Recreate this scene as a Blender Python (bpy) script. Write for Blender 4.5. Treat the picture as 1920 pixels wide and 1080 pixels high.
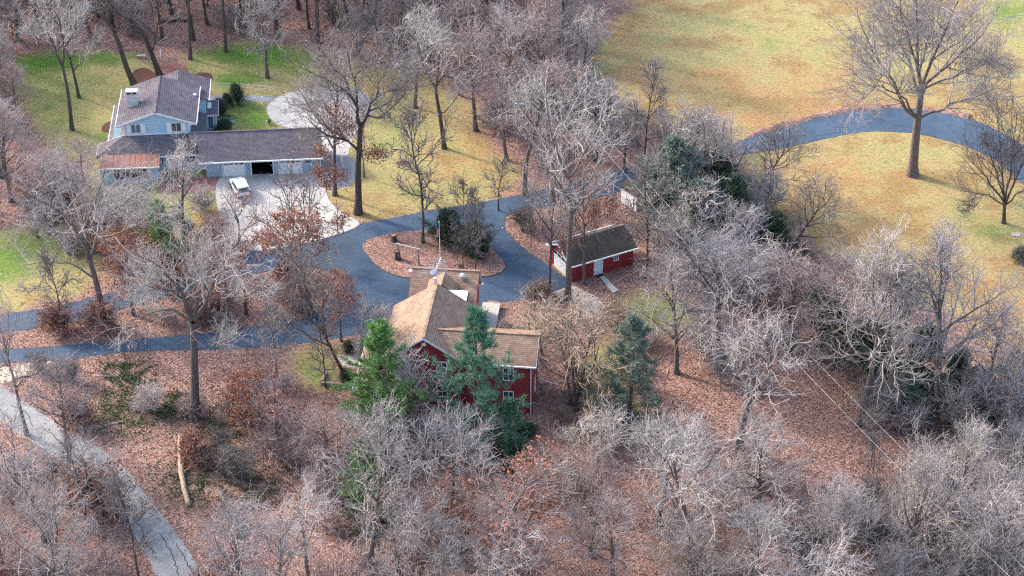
import bpy, bmesh, math, random
import numpy as np
from mathutils import Vector, Matrix

for o in list(bpy.data.objects):
    bpy.data.objects.remove(o)
scene = bpy.context.scene
C = scene.collection
R = math.radians

# ------------------------------------------------------------------ camera, world, sun, exposure
TH, FPX, CAMH = R(33.0), 3733.0, 123.2        # pitch, focal length in photo pixels, drone height
cam = bpy.data.cameras.new('camera')
cam.sensor_width = 36.0
cam.lens = 36.0 * FPX / 1920.0
cam.clip_start, cam.clip_end = 1.0, 9000.0
camo = bpy.data.objects.new('camera', cam)
camo.location = (0, 0, CAMH)
camo.rotation_euler = (R(90) - TH, 0, 0)
C.objects.link(camo)
scene.camera = camo

SUN_EL, SUN_AZ = R(30.0), math.atan2(-0.85, 0.52)   # azimuth from +Y towards +X
world = bpy.data.worlds.new('World')
scene.world = world
world.use_nodes = True
wn = world.node_tree
sky = wn.nodes.new('ShaderNodeTexSky')
sky.sky_type = 'NISHITA'
sky.sun_disc = False
sky.sun_elevation = SUN_EL
sky.sun_rotation = SUN_AZ
sky.air_density, sky.dust_density, sky.ozone_density = 1.0, 2.5, 1.0
bg = wn.nodes['Background']
bg.inputs['Strength'].default_value = 0.15
wn.links.new(sky.outputs[0], bg.inputs[0])
sun = bpy.data.lights.new('sun', 'SUN')
sun.energy = 1.35
sun.angle = R(5.0)
sun.color = (1.0, 0.93, 0.84)
suno = bpy.data.objects.new('sun', sun)
sd = Vector((math.sin(SUN_AZ) * math.cos(SUN_EL), math.cos(SUN_AZ) * math.cos(SUN_EL), math.sin(SUN_EL)))
suno.rotation_euler = (-sd).to_track_quat('-Z', 'Y').to_euler()
suno.location = (-40, 220, 80)
C.objects.link(suno)
scene.view_settings.view_transform = 'Standard'
scene.view_settings.look = 'None'
scene.view_settings.gamma = 1.0
scene.view_settings.exposure = 1.93
scene.render.engine = 'CYCLES'
scene.cycles.max_bounces = 4
scene.cycles.diffuse_bounces = 3
scene.cycles.use_denoising = False
scene.cycles.filter_width = 1.2

# ------------------------------------------------------------------ photo geometry helpers
_s, _c = math.sin(TH), math.cos(TH)
def G(px, py, z=0.0):
    """ground point (or point at height z) seen at a photo pixel"""
    a, b = (px - 960) / FPX, (py - 540) / FPX
    t = (CAMH - z) / (_s + b * _c)
    return Vector((a * t, (_c - b * _s) * t, z))
def depth(p): return p[1] * _c - (p[2] - CAMH) * _s
def proj(x, y):
    d = y * _c + CAMH * _s
    return 960 + x / d * FPX, 540 + (-y * _s + CAMH * _c) / d * FPX

# ------------------------------------------------------------------ tagging
def tag(o, label=None, cat=None, group=None, kind=None):
    if label: o['label'] = label
    if cat: o['category'] = cat
    if group: o['group'] = group
    if kind: o['kind'] = kind
    return o
def empty(name, loc=(0, 0, 0), rz=0.0, label=None, cat=None, group=None):
    o = bpy.data.objects.new(name, None)
    o.location = loc
    o.rotation_euler = (0, 0, rz)
    o.empty_display_size = 0.3
    C.objects.link(o)
    return tag(o, label, cat, group)
def link(name, me, parent=None, loc=None, rz=0.0):
    o = bpy.data.objects.new(name, me)
    C.objects.link(o)
    if parent is not None: o.parent = parent
    if loc is not None: o.location = loc
    o.rotation_euler = (0, 0, rz)
    return o

class MB:
    """collects faces; build() makes ONE mesh object"""
    def __init__(s): s.v, s.f, s.m = [], [], []
    def face(s, pts, mi=0):
        n = len(s.v); s.v += [tuple(p) for p in pts]; s.f.append(tuple(range(n, n + len(pts)))); s.m.append(mi); return s
    def box(s, x0, x1, y0, y1, z0, z1, mi=0, fn=None):
        n = len(s.v)
        p = [(x, y, z) for z in (z0, z1) for (x, y) in ((x0, y0), (x1, y0), (x1, y1), (x0, y1))]
        if fn: p = [fn(*q) for q in p]
        s.v += p
        for f in ((3, 2, 1, 0), (4, 5, 6, 7), (0, 1, 5, 4), (1, 2, 6, 5), (2, 3, 7, 6), (3, 0, 4, 7)):
            s.f.append(tuple(n + i for i in f)); s.m.append(mi)
        return s
    def slab(s, poly, t, mi=0):
        """a sheet with thickness t hung below the given top polygon"""
        n, k = len(s.v), len(poly)
        s.v += [tuple(p) for p in poly] + [(p[0], p[1], p[2] - t) for p in poly]
        s.f.append(tuple(range(n, n + k))); s.m.append(mi)
        s.f.append(tuple(range(n + 2 * k - 1, n + k - 1, -1))); s.m.append(mi)
        for i in range(k):
            j = (i + 1) % k
            s.f.append((n + i, n + k + i, n + k + j, n + j)); s.m.append(mi)
        return s
    def prism(s, poly, d, mi=0):
        """polygon extruded by the vector d"""
        n, k = len(s.v), len(poly)
        s.v += [tuple(p) for p in poly] + [tuple(Vector(p) + Vector(d)) for p in poly]
        s.f.append(tuple(range(n, n + k))); s.m.append(mi)
        s.f.append(tuple(range(n + 2 * k - 1, n + k - 1, -1))); s.m.append(mi)
        for i in range(k):
            j = (i + 1) % k
            s.f.append((n + i, n + k + i, n + k + j, n + j)); s.m.append(mi)
        return s
    def tube(s, pts, rad, sides=8, mi=0, cap=True):
        pts = [Vector(p) for p in pts]
        if not hasattr(rad, '__len__'): rad = [rad] * len(pts)
        n = len(s.v)
        for i, p in enumerate(pts):
            t = (pts[min(i + 1, len(pts) - 1)] - pts[max(i - 1, 0)]).normalized()
            u = t.cross(Vector((0.31, 0.17, 0.93)) if abs(t.z) < 0.9 else Vector((1, 0, 0))).normalized()
            w = t.cross(u)
            for k in range(sides):
                a = 2 * math.pi * k / sides
                s.v.append(tuple(p + (u * math.cos(a) + w * math.sin(a)) * rad[i]))
        for i in range(len(pts) - 1):
            for k in range(sides):
                a, b = n + i * sides + k, n + i * sides + (k + 1) % sides
                s.f.append((a, b, b + sides, a + sides)); s.m.append(mi)
        if cap:
            s.f.append(tuple(n + k for k in range(sides - 1, -1, -1))); s.m.append(mi)
            e = n + (len(pts) - 1) * sides
            s.f.append(tuple(e + k for k in range(sides))); s.m.append(mi)
        return s
    def lathe(s, prof, c=(0, 0, 0), sides=16, mi=0):
        n = len(s.v)
        for r, z in prof:
            for k in range(sides):
                a = 2 * math.pi * k / sides
                s.v.append((c[0] + r * math.cos(a), c[1] + r * math.sin(a), c[2] + z))
        for i in range(len(prof) - 1):
            for k in range(sides):
                a, b = n + i * sides + k, n + i * sides + (k + 1) % sides
                s.f.append((a, b, b + sides, a + sides)); s.m.append(mi)
        return s
    def mesh(s, name, mats, smooth=False, fix=True):
        me = bpy.data.meshes.new(name)
        me.from_pydata(s.v, [], s.f)
        for m in (mats if isinstance(mats, (list, tuple)) else [mats]): me.materials.append(m)
        if len(me.materials) > 1: me.polygons.foreach_set('material_index', s.m)
        if fix:
            b = bmesh.new(); b.from_mesh(me)
            bmesh.ops.recalc_face_normals(b, faces=b.faces)
            b.to_mesh(me); b.free()
        if smooth: me.polygons.foreach_set('use_smooth', [True] * len(me.polygons))
        return me
    def build(s, name, mats, parent=None, smooth=False, loc=None, rz=0.0, fix=True):
        return link(name, s.mesh(name, mats, smooth, fix), parent, loc, rz)

# ------------------------------------------------------------------ materials
def lin(r, g, b):
    f = lambda c: (c / 255 / 12.92) if c / 255 <= 0.04045 else ((c / 255 + 0.055) / 1.055) ** 2.4
    return (f(r), f(g), f(b), 1.0)
class NT:
    def __init__(s, name, rough=0.8, spec=0.3):
        s.mat = bpy.data.materials.new(name); s.mat.use_nodes = True
        s.t = s.mat.node_tree; s.b = s.t.nodes['Principled BSDF']
        s.b.inputs['Roughness'].default_value = rough
        s.b.inputs['Specular IOR Level'].default_value = spec
        s._tc = None
    def n(s, typ, **kw):
        nd = s.t.nodes.new(typ)
        for k, v in kw.items():
            if k.startswith('i_'): nd.inputs[k[2:]].default_value = v
            else: setattr(nd, k, v)
        return nd
    def l(s, a, b): s.t.links.new(a, b)
    def pos(s):
        if s._tc is None: s._tc = s.n('ShaderNodeTexCoord')
        return s._tc.outputs['Object']
    def map(s, scale=(1, 1, 1), src=None):
        m = s.n('ShaderNodeMapping'); m.inputs['Scale'].default_value = scale
        s.l(src or s.pos(), m.inputs[0]); return m.outputs[0]
    def noise(s, scale, detail=3, rough=0.55, src=None, out=0):
        nd = s.n('ShaderNodeTexNoise'); nd.inputs['Scale'].default_value = scale
        nd.inputs['Detail'].default_value = detail; nd.inputs['Roughness'].default_value = rough
        s.l(src or s.pos(), nd.inputs['Vector']); return nd.outputs[out]
    def voro(s, scale, src=None, out='Color', rnd=1.0):
        nd = s.n('ShaderNodeTexVoronoi'); nd.inputs['Scale'].default_value = scale
        nd.inputs['Randomness'].default_value = rnd
        s.l(src or s.pos(), nd.inputs['Vector']); return nd.outputs[out]
    def ramp(s, fac, stops, interp='LINEAR'):
        nd = s.n('ShaderNodeValToRGB'); cr = nd.color_ramp; cr.interpolation = interp
        while len(cr.elements) < len(stops): cr.elements.new(0.5)
        for e, (p, c) in zip(cr.elements, stops): e.position = p; e.color = c if len(c) == 4 else (*c, 1)
        s.l(fac, nd.inputs[0]); return nd.outputs[0]
    def mix(s, fac, a, b, mode='MIX'):
        nd = s.n('ShaderNodeMix', data_type='RGBA', blend_type=mode)
        for v, i in ((fac, 0), (a, 6), (b, 7)):
            if hasattr(v, 'is_linked') or hasattr(v, 'links'): s.l(v, nd.inputs[i])
            else: nd.inputs[i].default_value = v
        return nd.outputs[2]
    def math(s, op, a, b=0.0, clamp=False):
        nd = s.n('ShaderNodeMath', operation=op, use_clamp=clamp)
        for v, i in ((a, 0), (b, 1)):
            if hasattr(v, 'links'): s.l(v, nd.inputs[i])
            else: nd.inputs[i].default_value = v
        return nd.outputs[0]
    def attr(s, name): return s.n('ShaderNodeAttribute', attribute_name=name).outputs['Fac']
    def color(s, v):
        if hasattr(v, 'links'): s.l(v, s.b.inputs['Base Color'])
        else: s.b.inputs['Base Color'].default_value = v
        return s
    def bump(s, h, strength=0.4, dist=0.05):
        nd = s.n('ShaderNodeBump'); nd.inputs['Strength'].default_value = strength; nd.inputs['Distance'].default_value = dist
        s.l(h, nd.inputs['Height']); s.l(nd.outputs[0], s.b.inputs['Normal']); return s
g4 = lambda a, b=None, c=None: (a, a if b is None else b, a if c is None else c, 1)

def simple(name, col, rough=0.7, spec=0.3, var=0.18, scale=3.0, metal=0.0):
    t = NT(name, rough, spec)
    n = t.noise(scale, 5)
    d = tuple(c * (1 - var) for c in col[:3]) + (1,)
    u = tuple(min(1, c * (1 + var)) for c in col[:3]) + (1,)
    t.color(t.ramp(n, [(0.3, d), (0.7, u)])); t.b.inputs['Metallic'].default_value = metal
    return t.mat

def litter_color(t, src=None):
    """fallen oak leaves: cells of leaf colours, darker gaps, broad tone patches"""
    v = t.voro(6.8, src)
    sep = t.n('ShaderNodeSeparateColor'); t.l(v, sep.inputs[0])
    leaf = t.ramp(sep.outputs[0], [(0.0, g4(.06, .034, .028)), (0.18, g4(.17, .085, .066)), (0.42, g4(.30, .155, .12)),
                                   (0.65, g4(.38, .22, .175)), (0.85, g4(.50, .33, .27)), (1.0, g4(.64, .49, .42))])
    v2 = t.voro(13.0, src)
    sep2 = t.n('ShaderNodeSeparateColor'); t.l(v2, sep2.inputs[0])
    leaf = t.mix(0.45, leaf, t.ramp(sep2.outputs[1], [(0.0, g4(.07, .04, .035)), (0.5, g4(.26, .14, .11)), (1.0, g4(.50, .34, .27))]))
    big = t.noise(0.21, 7, 0.68, src)
    return t.mix(1.0, leaf, t.ramp(big, [(0.28, g4(.48, .47, .48)), (0.42, g4(.76, .75, .76)), (0.55, g4(.95, .93, .93)), (0.72, g4(1.12, 1.03, .98))]), 'MULTIPLY'), sep.outputs[1]

def make_ground_mat():
    t = NT('ground_leaves_and_grass', 0.95, 0.1)
    lit, cellh = litter_color(t)
    n_edge = t.noise(0.35, 7, 0.7)
    e = t.math('MULTIPLY', t.math('SUBTRACT', n_edge, 0.5), 9.0)
    lawn = t.math('ADD', t.math('MULTIPLY', t.math('ADD', t.attr('lawn'), e), 0.45), 0.5, True)
    # lawn: straw to green
    fine = t.noise(9.0, 4, 0.7)
    patch = t.noise(0.16, 7, 0.68)
    gr = t.math('ADD', t.attr('green'), t.math('MULTIPLY', t.math('SUBTRACT', patch, 0.45), 1.7), True)
    tone = t.ramp(gr, [(0.0, g4(.30, .205, .09)), (0.2, g4(.37, .30, .135)), (0.42, g4(.31, .29, .115)), (0.7, g4(.17, .225, .06)), (1.0, g4(.10, .21, .035))])
    tone = t.mix(1.0, tone, t.ramp(fine, [(0.3, g4(.55)), (0.52, g4(1.0)), (0.75, g4(1.3))]), 'MULTIPLY')
    med = t.noise(1.1, 7, 0.75, t.map((1.0, 2.2, 1.0)))
    tone = t.mix(1.0, tone, t.ramp(med, [(0.28, g4(.62, .60, .55)), (0.5, g4(.95)), (0.7, g4(1.16, 1.15, 1.1))]), 'MULTIPLY')
    gz = t.noise(2.6, 6, 0.75)
    tone = t.mix(1.0, tone, t.ramp(gz, [(0.3, g4(.66, .64, .60)), (0.5, g4(1.0)), (0.68, g4(1.28, 1.26, 1.2))]), 'MULTIPLY')
    lf = t.math('ADD', t.attr('leafy'), t.math('MULTIPLY', t.math('SUBTRACT', t.noise(0.30, 7, 0.7), 0.50), 2.0))
    spk = t.voro(6.5, out='Color'); sp = t.n('ShaderNodeSeparateColor'); t.l(spk, sp.inputs[0])
    lf = t.math('MULTIPLY', t.math('SUBTRACT', lf, t.math('MULTIPLY', sp.outputs[2], 0.75)), 5.0, True)
    leafc = t.ramp(sp.outputs[0], [(0.0, g4(.24, .10, .045)), (0.5, g4(.40, .19, .08)), (1.0, g4(.50, .28, .14))])
    tone = t.mix(t.math('MULTIPLY', lf, 0.6), tone, leafc)
    col = t.mix(lawn, lit, tone)
    # creeping ivy on the wood floor
    iv = t.math('ADD', t.attr('ivy'), t.math('MULTIPLY', t.math('SUBTRACT', t.noise(1.1, 5, 0.7), 0.55), 1.6))
    iv = t.math('MULTIPLY', t.math('SUBTRACT', iv, t.math('MULTIPLY', sp.outputs[1], 0.6)), 3.0, True)
    col = t.mix(t.math('MULTIPLY', iv, 0.85), col, t.ramp(sp.outputs[2], [(0.0, g4(.02, .032, .014)), (0.6, g4(.06, .085, .03)), (1.0, g4(.13, .15, .055))]))
    t.color(col); t.bump(t.mix(0.5, cellh, fine), 0.55, 0.09)
    return t.mat

def make_litter_mat():
    t = NT('fallen_leaf_bed', 0.95, 0.1); c, h = litter_color(t); t.color(c); t.bump(h, 0.55, 0.09); return t.mat

def make_asphalt(name, dark, light, blot=0.25):
    t = NT(name, 0.85, 0.25)
    n = t.noise(blot, 5, 0.6); f = t.noise(14, 4, 0.7)
    c = t.ramp(n, [(0.3, dark), (0.7, light)])
    c = t.mix(1.0, c, t.ramp(t.noise(1.4, 6, 0.7), [(0.3, g4(.82)), (0.7, g4(1.18))]), 'MULTIPLY')
    c = t.mix(1.0, c, t.ramp(f, [(0.3, g4(.92)), (0.7, g4(1.08))]), 'MULTIPLY')
    # stray leaves and grit
    v = t.voro(3.2, out='Distance'); vc = t.n('ShaderNodeSeparateColor'); t.l(t.voro(3.2), vc.inputs[0])
    m = t.math('MULTIPLY', t.math('LESS_THAN', v, 0.10), t.math('GREATER_THAN', vc.outputs[0], 0.96))
    c = t.mix(m, c, g4(.38, .27, .20))
    t.color(c); t.bump(f, 0.08, 0.01); return t.mat

def make_shingle(name, c0, c1, c2, axis, course=0.16, unit=0.32):
    """courses follow the height on the slope; axis = direction of the ridge"""
    t = NT(name, 0.92, 0.15)
    sep = t.n('ShaderNodeSeparateXYZ'); t.l(t.pos(), sep.inputs[0])
    cb = t.n('ShaderNodeCombineXYZ'); t.l(sep.outputs[axis], cb.inputs[0]); t.l(sep.outputs[2], cb.inputs[1])
    br = t.n('ShaderNodeTexBrick'); t.l(cb.outputs[0], br.inputs['Vector'])
    br.inputs['Scale'].default_value = 1.0
    br.inputs['Brick Width'].default_value = unit; br.inputs['Row Height'].default_value = course * 0.55
    br.inputs['Mortar Size'].default_value = 0.012; br.inputs['Mortar Smooth'].default_value = 0.3
    br.inputs['Color1'].default_value = c0; br.inputs['Color2'].default_value = c1
    br.inputs['Mortar'].default_value = tuple(x * 0.45 for x in c0[:3]) + (1,)
    n = t.noise(0.7, 5, 0.65); f = t.noise(11, 4, 0.7)
    c = t.mix(t.ramp(n, [(0.42, g4(0)), (0.75, g4(.75))]), br.outputs[0], c2)
    c = t.mix(1.0, c, t.ramp(f, [(0.3, g4(.7)), (0.7, g4(1.3))]), 'MULTIPLY')
    t.color(c); t.bump(br.outputs['Fac'], 0.5, -0.03); return t.mat

def make_siding(name, col, pitch=0.2, vertical=False, rough=0.6):
    t = NT(name, rough, 0.3)
    sep = t.n('ShaderNodeSeparateXYZ'); t.l(t.pos(), sep.inputs[0])
    src = t.math('ADD', sep.outputs[0], sep.outputs[1]) if vertical else sep.outputs[2]
    fr = t.math('FRACT', t.math('DIVIDE', src, pitch))
    line = t.ramp(fr, [(0.0, g4(.45)), (0.10, g4(.95)), (0.5, g4(1.0)), (1.0, g4(1.05))])
    n = t.noise(1.3, 5, 0.65)
    c = t.mix(1.0, t.mix(1.0, col, line, 'MULTIPLY'), t.ramp(n, [(0.25, g4(.82)), (0.75, g4(1.12))]), 'MULTIPLY')
    t.color(c); t.bump(fr, 0.4, 0.02); return t.mat

def make_bark(name, dark, light, rough=0.95):
    t = NT(name, rough, 0.1)
    oi = t.n('ShaderNodeObjectInfo')
    n = t.noise(2.2, 5, 0.7, t.map((3, 3, 0.7)))
    c = t.ramp(n, [(0.28, dark), (0.72, light)])
    c = t.mix(1.0, c, t.ramp(oi.outputs['Random'], [(0.0, g4(.78, .76, .80)), (0.35, g4(.95, .90, .88)), (0.6, g4(1.05, 1.03, 1.0)), (0.8, g4(1.1, 1.0, 1.0)), (1.0, g4(1.2, 1.18, 1.16))]), 'MULTIPLY')
    t.color(c); t.bump(n, 0.5, 0.05); return t.mat

def make_foliage(name, cols, rough=0.7, trans=0.15):
    t = NT(name, rough, 0.25)
    ge = t.n('ShaderNodeNewGeometry')
    n = t.noise(0.8, 4, 0.6)
    k = t.math('ADD', t.math('MULTIPLY', ge.outputs['Random Per Island'], 0.6), t.math('MULTIPLY', n, 0.4))
    t.color(t.ramp(k, [(0.1 + 0.8 * i / (len(cols) - 1), c) for i, c in enumerate(cols)]))
    if trans:
        tr = t.n('ShaderNodeBsdfTranslucent'); mx = t.n('ShaderNodeMixShader'); mx.inputs[0].default_value = trans
        t.l(t.b.inputs['Base Color'].links[0].from_socket, tr.inputs[0])
        out = t.t.nodes['Material Output']
        t.l(t.b.outputs[0], mx.inputs[1]); t.l(tr.outputs[0], mx.inputs[2]); t.l(mx.outputs[0], out.inputs[0])
    return t.mat

M = {}
M['ground'] = make_ground_mat()
M['litter'] = make_litter_mat()
M['asphalt'] = make_asphalt('sealed_asphalt', g4(.032, .056, .090), g4(.070, .110, .165), 0.13)
M['old_asphalt'] = make_asphalt('worn_road_asphalt', g4(.205, .203, .20), g4(.31, .305, .30), 0.5)
M['grey_asphalt'] = make_asphalt('grey_asphalt', g4(.18, .19, .21), g4(.27, .28, .30))
M['seal'] = simple('crack_sealant', g4(.03, .032, .036), 0.7)
M['concrete'] = simple('driveway_concrete', g4(.44, .415, .385), 0.9, 0.2, 0.16, 0.6)
M['gravel'] = simple('pale_gravel', g4(.50, .42, .33), 0.95, 0.1, 0.3, 9)
M['brick_paving'] = make_shingle('brick_paving', g4(.30, .12, .10), g4(.36, .17, .14), g4(.42, .26, .22), 0)
M['paver'] = simple('paver', g4(.48, .43, .38), 0.9, 0.2, 0.25, 5)
M['blue'] = make_siding('pale_blue_clapboard', g4(.42, .61, .72), 0.2)
M['blue_v'] = make_siding('grey_blue_vertical_boards', g4(.34, .45, .54), 0.3, True)
M['red'] = make_siding('barn_red_siding', g4(.265, .038, .045), 0.22)
M['red_v'] = make_siding('barn_red_boards', g4(.28, .036, .042), 0.3, True)
M['white'] = simple('white_paint', g4(.80, .80, .79), 0.5, 0.4, 0.05)
M['trim'] = simple('white_gutter_metal', g4(.72, .73, .74), 0.4, 0.5, 0.06)
M['roof_x'] = make_shingle('dark_purple_shingle_x', g4(.125, .105, .118), g4(.185, .160, .172), g4(.215, .18, .19), 0)
M['roof_y'] = make_shingle('dark_purple_shingle_y', g4(.125, .105, .118), g4(.185, .160, .172), g4(.215, .18, .19), 1)
M['rroof_x'] = make_shingle('brown_shingle_x', g4(.235, .145, .10), g4(.345, .23, .165), g4(.41, .285, .205), 0, 0.2, 0.4)
M['rroof_y'] = make_shingle('brown_shingle_y', g4(.235, .145, .10), g4(.345, .23, .165), g4(.41, .285, .205), 1, 0.2, 0.4)
M['shed_roof'] = make_shingle('mossy_dark_shingle', g4(.055, .050, .046), g4(.085, .075, .065), g4(.12, .09, .065), 0)
M['copper'] = simple('copper_brown_metal', g4(.30, .125, .085), 0.45, 0.5, 0.2, 1.2)
M['membrane'] = simple('white_roof_membrane', g4(.82, .82, .80), 0.7, 0.2, 0.04)
M['stone'] = simple('whitewashed_stone', g4(.58, .55, .50), 0.9, 0.2, 0.3, 4)
M['dark'] = simple('painted_interior_shade', g4(.018), 0.9, 0.1, 0.2)  # near-black colour stands in for the shade inside the garage
M['black'] = simple('black_plastic', g4(.02), 0.5, 0.4, 0.1)
t = NT('window_glass', 0.06, 0.8); t.color(g4(.03, .04, .055)); M['glass'] = t.mat
t = NT('blue_glass', 0.1, 0.8); t.color(g4(.08, .16, .24)); M['blueglass'] = t.mat
M['bark'] = make_bark('grey_brown_bark', g4(.070, .056, .048), g4(.20, .172, .158))
M['darkbark'] = make_bark('dark_oak_bark', g4(.045, .036, .032), g4(.13, .11, .10))
M['twig'] = make_bark('grey_twig_bark', g4(.275, .246, .236), g4(.50, .466, .446))
M['twig_dark'] = make_bark('dark_twig_bark', g4(.15, .13, .12), g4(.30, .27, .255))
M['twig_pink'] = make_bark('pinkish_twig_bark', g4(.27, .205, .19), g4(.46, .375, .355))
M['twig_tan'] = make_bark('tan_twig_bark', g4(.31, .24, .175), g4(.54, .44, .34))
M['rust'] = make_foliage('rust_oak_leaf', [g4(.11, .035, .02), g4(.22, .072, .038), g4(.32, .13, .08), g4(.40, .22, .15)])
M['pine'] = make_foliage('pine_needle', [g4(.055, .12, .045), g4(.11, .23, .07), g4(.18, .32, .10), g4(.28, .41, .15)])
M['bluepine'] = make_foliage('blue_green_needle', [g4(.045, .11, .075), g4(.085, .19, .125), g4(.14, .27, .17), g4(.22, .35, .23)])
M['cedar'] = make_foliage('dark_cedar_spray', [g4(.025, .042, .027), g4(.05, .08, .047), g4(.09, .125, .075), g4(.16, .19, .125)])
M['greycedar'] = make_foliage('grey_green_spray', [g4(.065, .09, .075), g4(.13, .175, .13), g4(.21, .255, .195), g4(.31, .345, .285)])
M['ivy'] = make_foliage('ivy_leaf', [g4(.025, .042, .02), g4(.055, .08, .034), g4(.11, .13, .055)])
M['leafscatter'] = make_foliage('loose_fallen_leaf', [g4(.13, .055, .04), g4(.26, .13, .09), g4(.40, .235, .17), g4(.58, .42, .33)], 0.8, 0.0)
M['wood'] = simple('weathered_wood', g4(.30, .25, .19), 0.9, 0.1, 0.3, 6)
M['palewood'] = simple('pale_deck_wood', g4(.50, .47, .41), 0.9, 0.1, 0.2, 4)
M['log'] = simple('peeling_log', g4(.36, .27, .19), 0.95, 0.1, 0.4, 4)
M['green_bin'] = simple('dark_green_plastic', g4(.01, .06, .045), 0.5, 0.4, 0.1)
M['aluminium'] = simple('aluminium', g4(.70, .71, .73), 0.35, 0.5, 0.05, 3, 0.6)
M['cable'] = simple('pale_cable', g4(.50, .50, .48), 0.6)
M['door_blue'] = simple('pale_blue_white_door', g4(.66, .76, .80), 0.5, 0.4, 0.05)
M['yellow'] = simple('yellowed_sill', g4(.62, .48, .22), 0.8)
M['car'] = simple('white_car_paint', g4(.80, .81, .82), 0.25, 0.6, 0.02)
M['tyre'] = simple('tyre_rubber', g4(.025), 0.9, 0.2, 0.1)
M['rim'] = simple('alloy_rim', g4(.45), 0.3, 0.6, 0.05, 3, 0.7)
M['redlamp'] = simple('red_lamp', g4(.40, .02, .02), 0.2, 0.6, 0.05)
M['flag_red'] = simple('flag_red', g4(.50, .03, .05), 0.8)
M['flag_white'] = simple('flag_white', g4(.75), 0.8)
M['flag_blue'] = simple('flag_blue', g4(.03, .05, .22), 0.8)
M['bowl'] = simple('blue_glazed_bowl', g4(.12, .24, .36), 0.3, 0.6, 0.1)
M['mulch'] = simple('dark_mulch', g4(.12, .06, .048), 0.95, 0.1, 0.45, 7)

# ------------------------------------------------------------------ ground: one sheet to the horizon with lawn / leaf cover attributes
def catmull(pts, n=6, closed=True):
    P = [Vector(p) for p in pts]; k = len(P); out = []
    rng = range(k) if closed else range(k - 1)
    for i in rng:
        if closed: a, b, c, d = P[(i - 1) % k], P[i], P[(i + 1) % k], P[(i + 2) % k]
        else: a, b, c, d = P[max(i - 1, 0)], P[i], P[i + 1], P[min(i + 2, k - 1)]
        for j in range(n):
            u = j / n
            out.append(0.5 * ((2 * b) + (c - a) * u + (2 * a - 5 * b + 4 * c - d) * u * u + (3 * b - a - 3 * c + d) * u ** 3))
    if not closed: out.append(P[-1])
    return out

def sdist(X, Y, poly):
    """signed distance in metres (inside positive) to a world polygon"""
    P = np.array([(p[0], p[1]) for p in poly]); Q = np.roll(P, -1, 0)
    best = np.full(X.shape, 1e9); ins = np.zeros(X.shape, bool)
    for (ax, ay), (bx, by) in zip(P, Q):
        dx, dy = bx - ax, by - ay
        t = np.clip(((X - ax) * dx + (Y - ay) * dy) / (dx * dx + dy * dy + 1e-9), 0, 1)
        best = np.minimum(best, np.hypot(X - ax - t * dx, Y - ay - t * dy))
        cr = (ay > Y) != (by > Y)
        with np.errstate(divide='ignore', invalid='ignore'):
            ins ^= cr & (X < (bx - ax) * (Y - ay) / (by - ay + 1e-12) + ax)
    return np.where(ins, best, -best)
gp = lambda pts: [G(*p) for p in pts]

LAWNS = [
    [(1105, 130), (1135, 60), (1195, -10), (1260, -160), (1500, -420), (2900, -420), (2900, 900), (2100, 900), (1935, 770), (1870, 700), (1800, 600), (1700, 560), (1600, 500), (1540, 470), (1500, 420), (1410, 370), (1385, 300), (1250, 240), (1160, 220)],
    [(25, 112), (90, 98), (180, 96), (255, 104), (300, 128), (345, 122), (350, 98), (400, 88), (470, 80), (560, 86), (640, 104), (720, 118), (800, 140), (880, 190), (905, 250), (960, 300), (965, 345), (900, 385), (800, 398), (690, 418), (650, 400), (615, 370), (600, 300), (420, 290), (190, 290), (120, 300), (90, 270), (40, 200), (10, 150)],
    [(-160, 440), (0, 432), (80, 420), (150, 440), (190, 500), (140, 555), (60, 575), (-160, 610)],
    [(535, 690), (560, 655), (600, 640), (640, 640), (640, 700), (615, 722), (560, 728)],
    [(1150, 580), (1180, 552), (1240, 545), (1300, 575), (1310, 610), (1240, 625), (1160, 640)],
    [(190, 285), (420, 300), (420, 420), (300, 440), (170, 380)],
    [(1095, 700), (1130, 640), (1200, 640), (1190, 760), (1120, 800)],
]
GREENS = [(70, 115, 110, 26, 1.1), (200, 110, 120, 20, .75), (480, 105, 130, 28, .95), (400, 100, 60, 20, .7), (470, 215, 60, 30, .85), (450, 150, 70, 22, .8), (140, 200, 110, 60, .35), (190, 260, 50, 40, .6),
          (20, 480, 130, 60, .75), (1900, 20, 60, 40, .6), (820, 365, 120, 30, .35), (1450, 60, 300, 25, .15), (1400, 90, 160, 20, .2), (1880, 430, 90, 40, .4), (1600, 130, 100, 20, .2), (1230, 585, 90, 30, .55), (300, 340, 160, 60, .45), (590, 690, 60, 40, .3), (1140, 740, 60, 60, .75),
          (740, 340, 140, 60, .2), (420, 130, 500, 60, .15), (100, 180, 200, 90, .38), (480, 120, 260, 50, .45), (700, 260, 200, 120, .22), (1500, 90, 500, 50, .14), (1350, 110, 90, 30, .15), (1640, 300, 150, 25, .18), (1700, 60, 60, 20, .25)]
LEAFY = [(1311, 143, 12, 5, 1.5), (1372, 160, 17, 6, 1.3), (1290, 160, 40, 12, .7), (1420, 175, 60, 12, .75), (1530, 160, 70, 14, .8), (1500, 150, 50, 8, .7), (1600, 330, 60, 14, .7), (1740, 360, 40, 8, .6), (1690, 330, 60, 14, .5), (1180, 60, 60, 60, .55), (1200, 160, 60, 60, .6), (1840, 540, 60, 40, .6), (1350, 145, 120, 35, .55), (1480, 165, 160, 25, .6), (1560, 140, 90, 30, .55), (1480, 225, 220, 18, .9), (1640, 205, 180, 12, .9), (1560, 330, 130, 60, .5), (1640, 440, 160, 60, .45), (1880, 640, 110, 150, .6), (1760, 225, 140, 14, .6),
         (1450, 350, 60, 60, .5), (900, 300, 60, 60, .4), (1780, 470, 160, 70, .35), (860, 200, 70, 40, .35), (640, 120, 120, 20, .25)]
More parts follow.
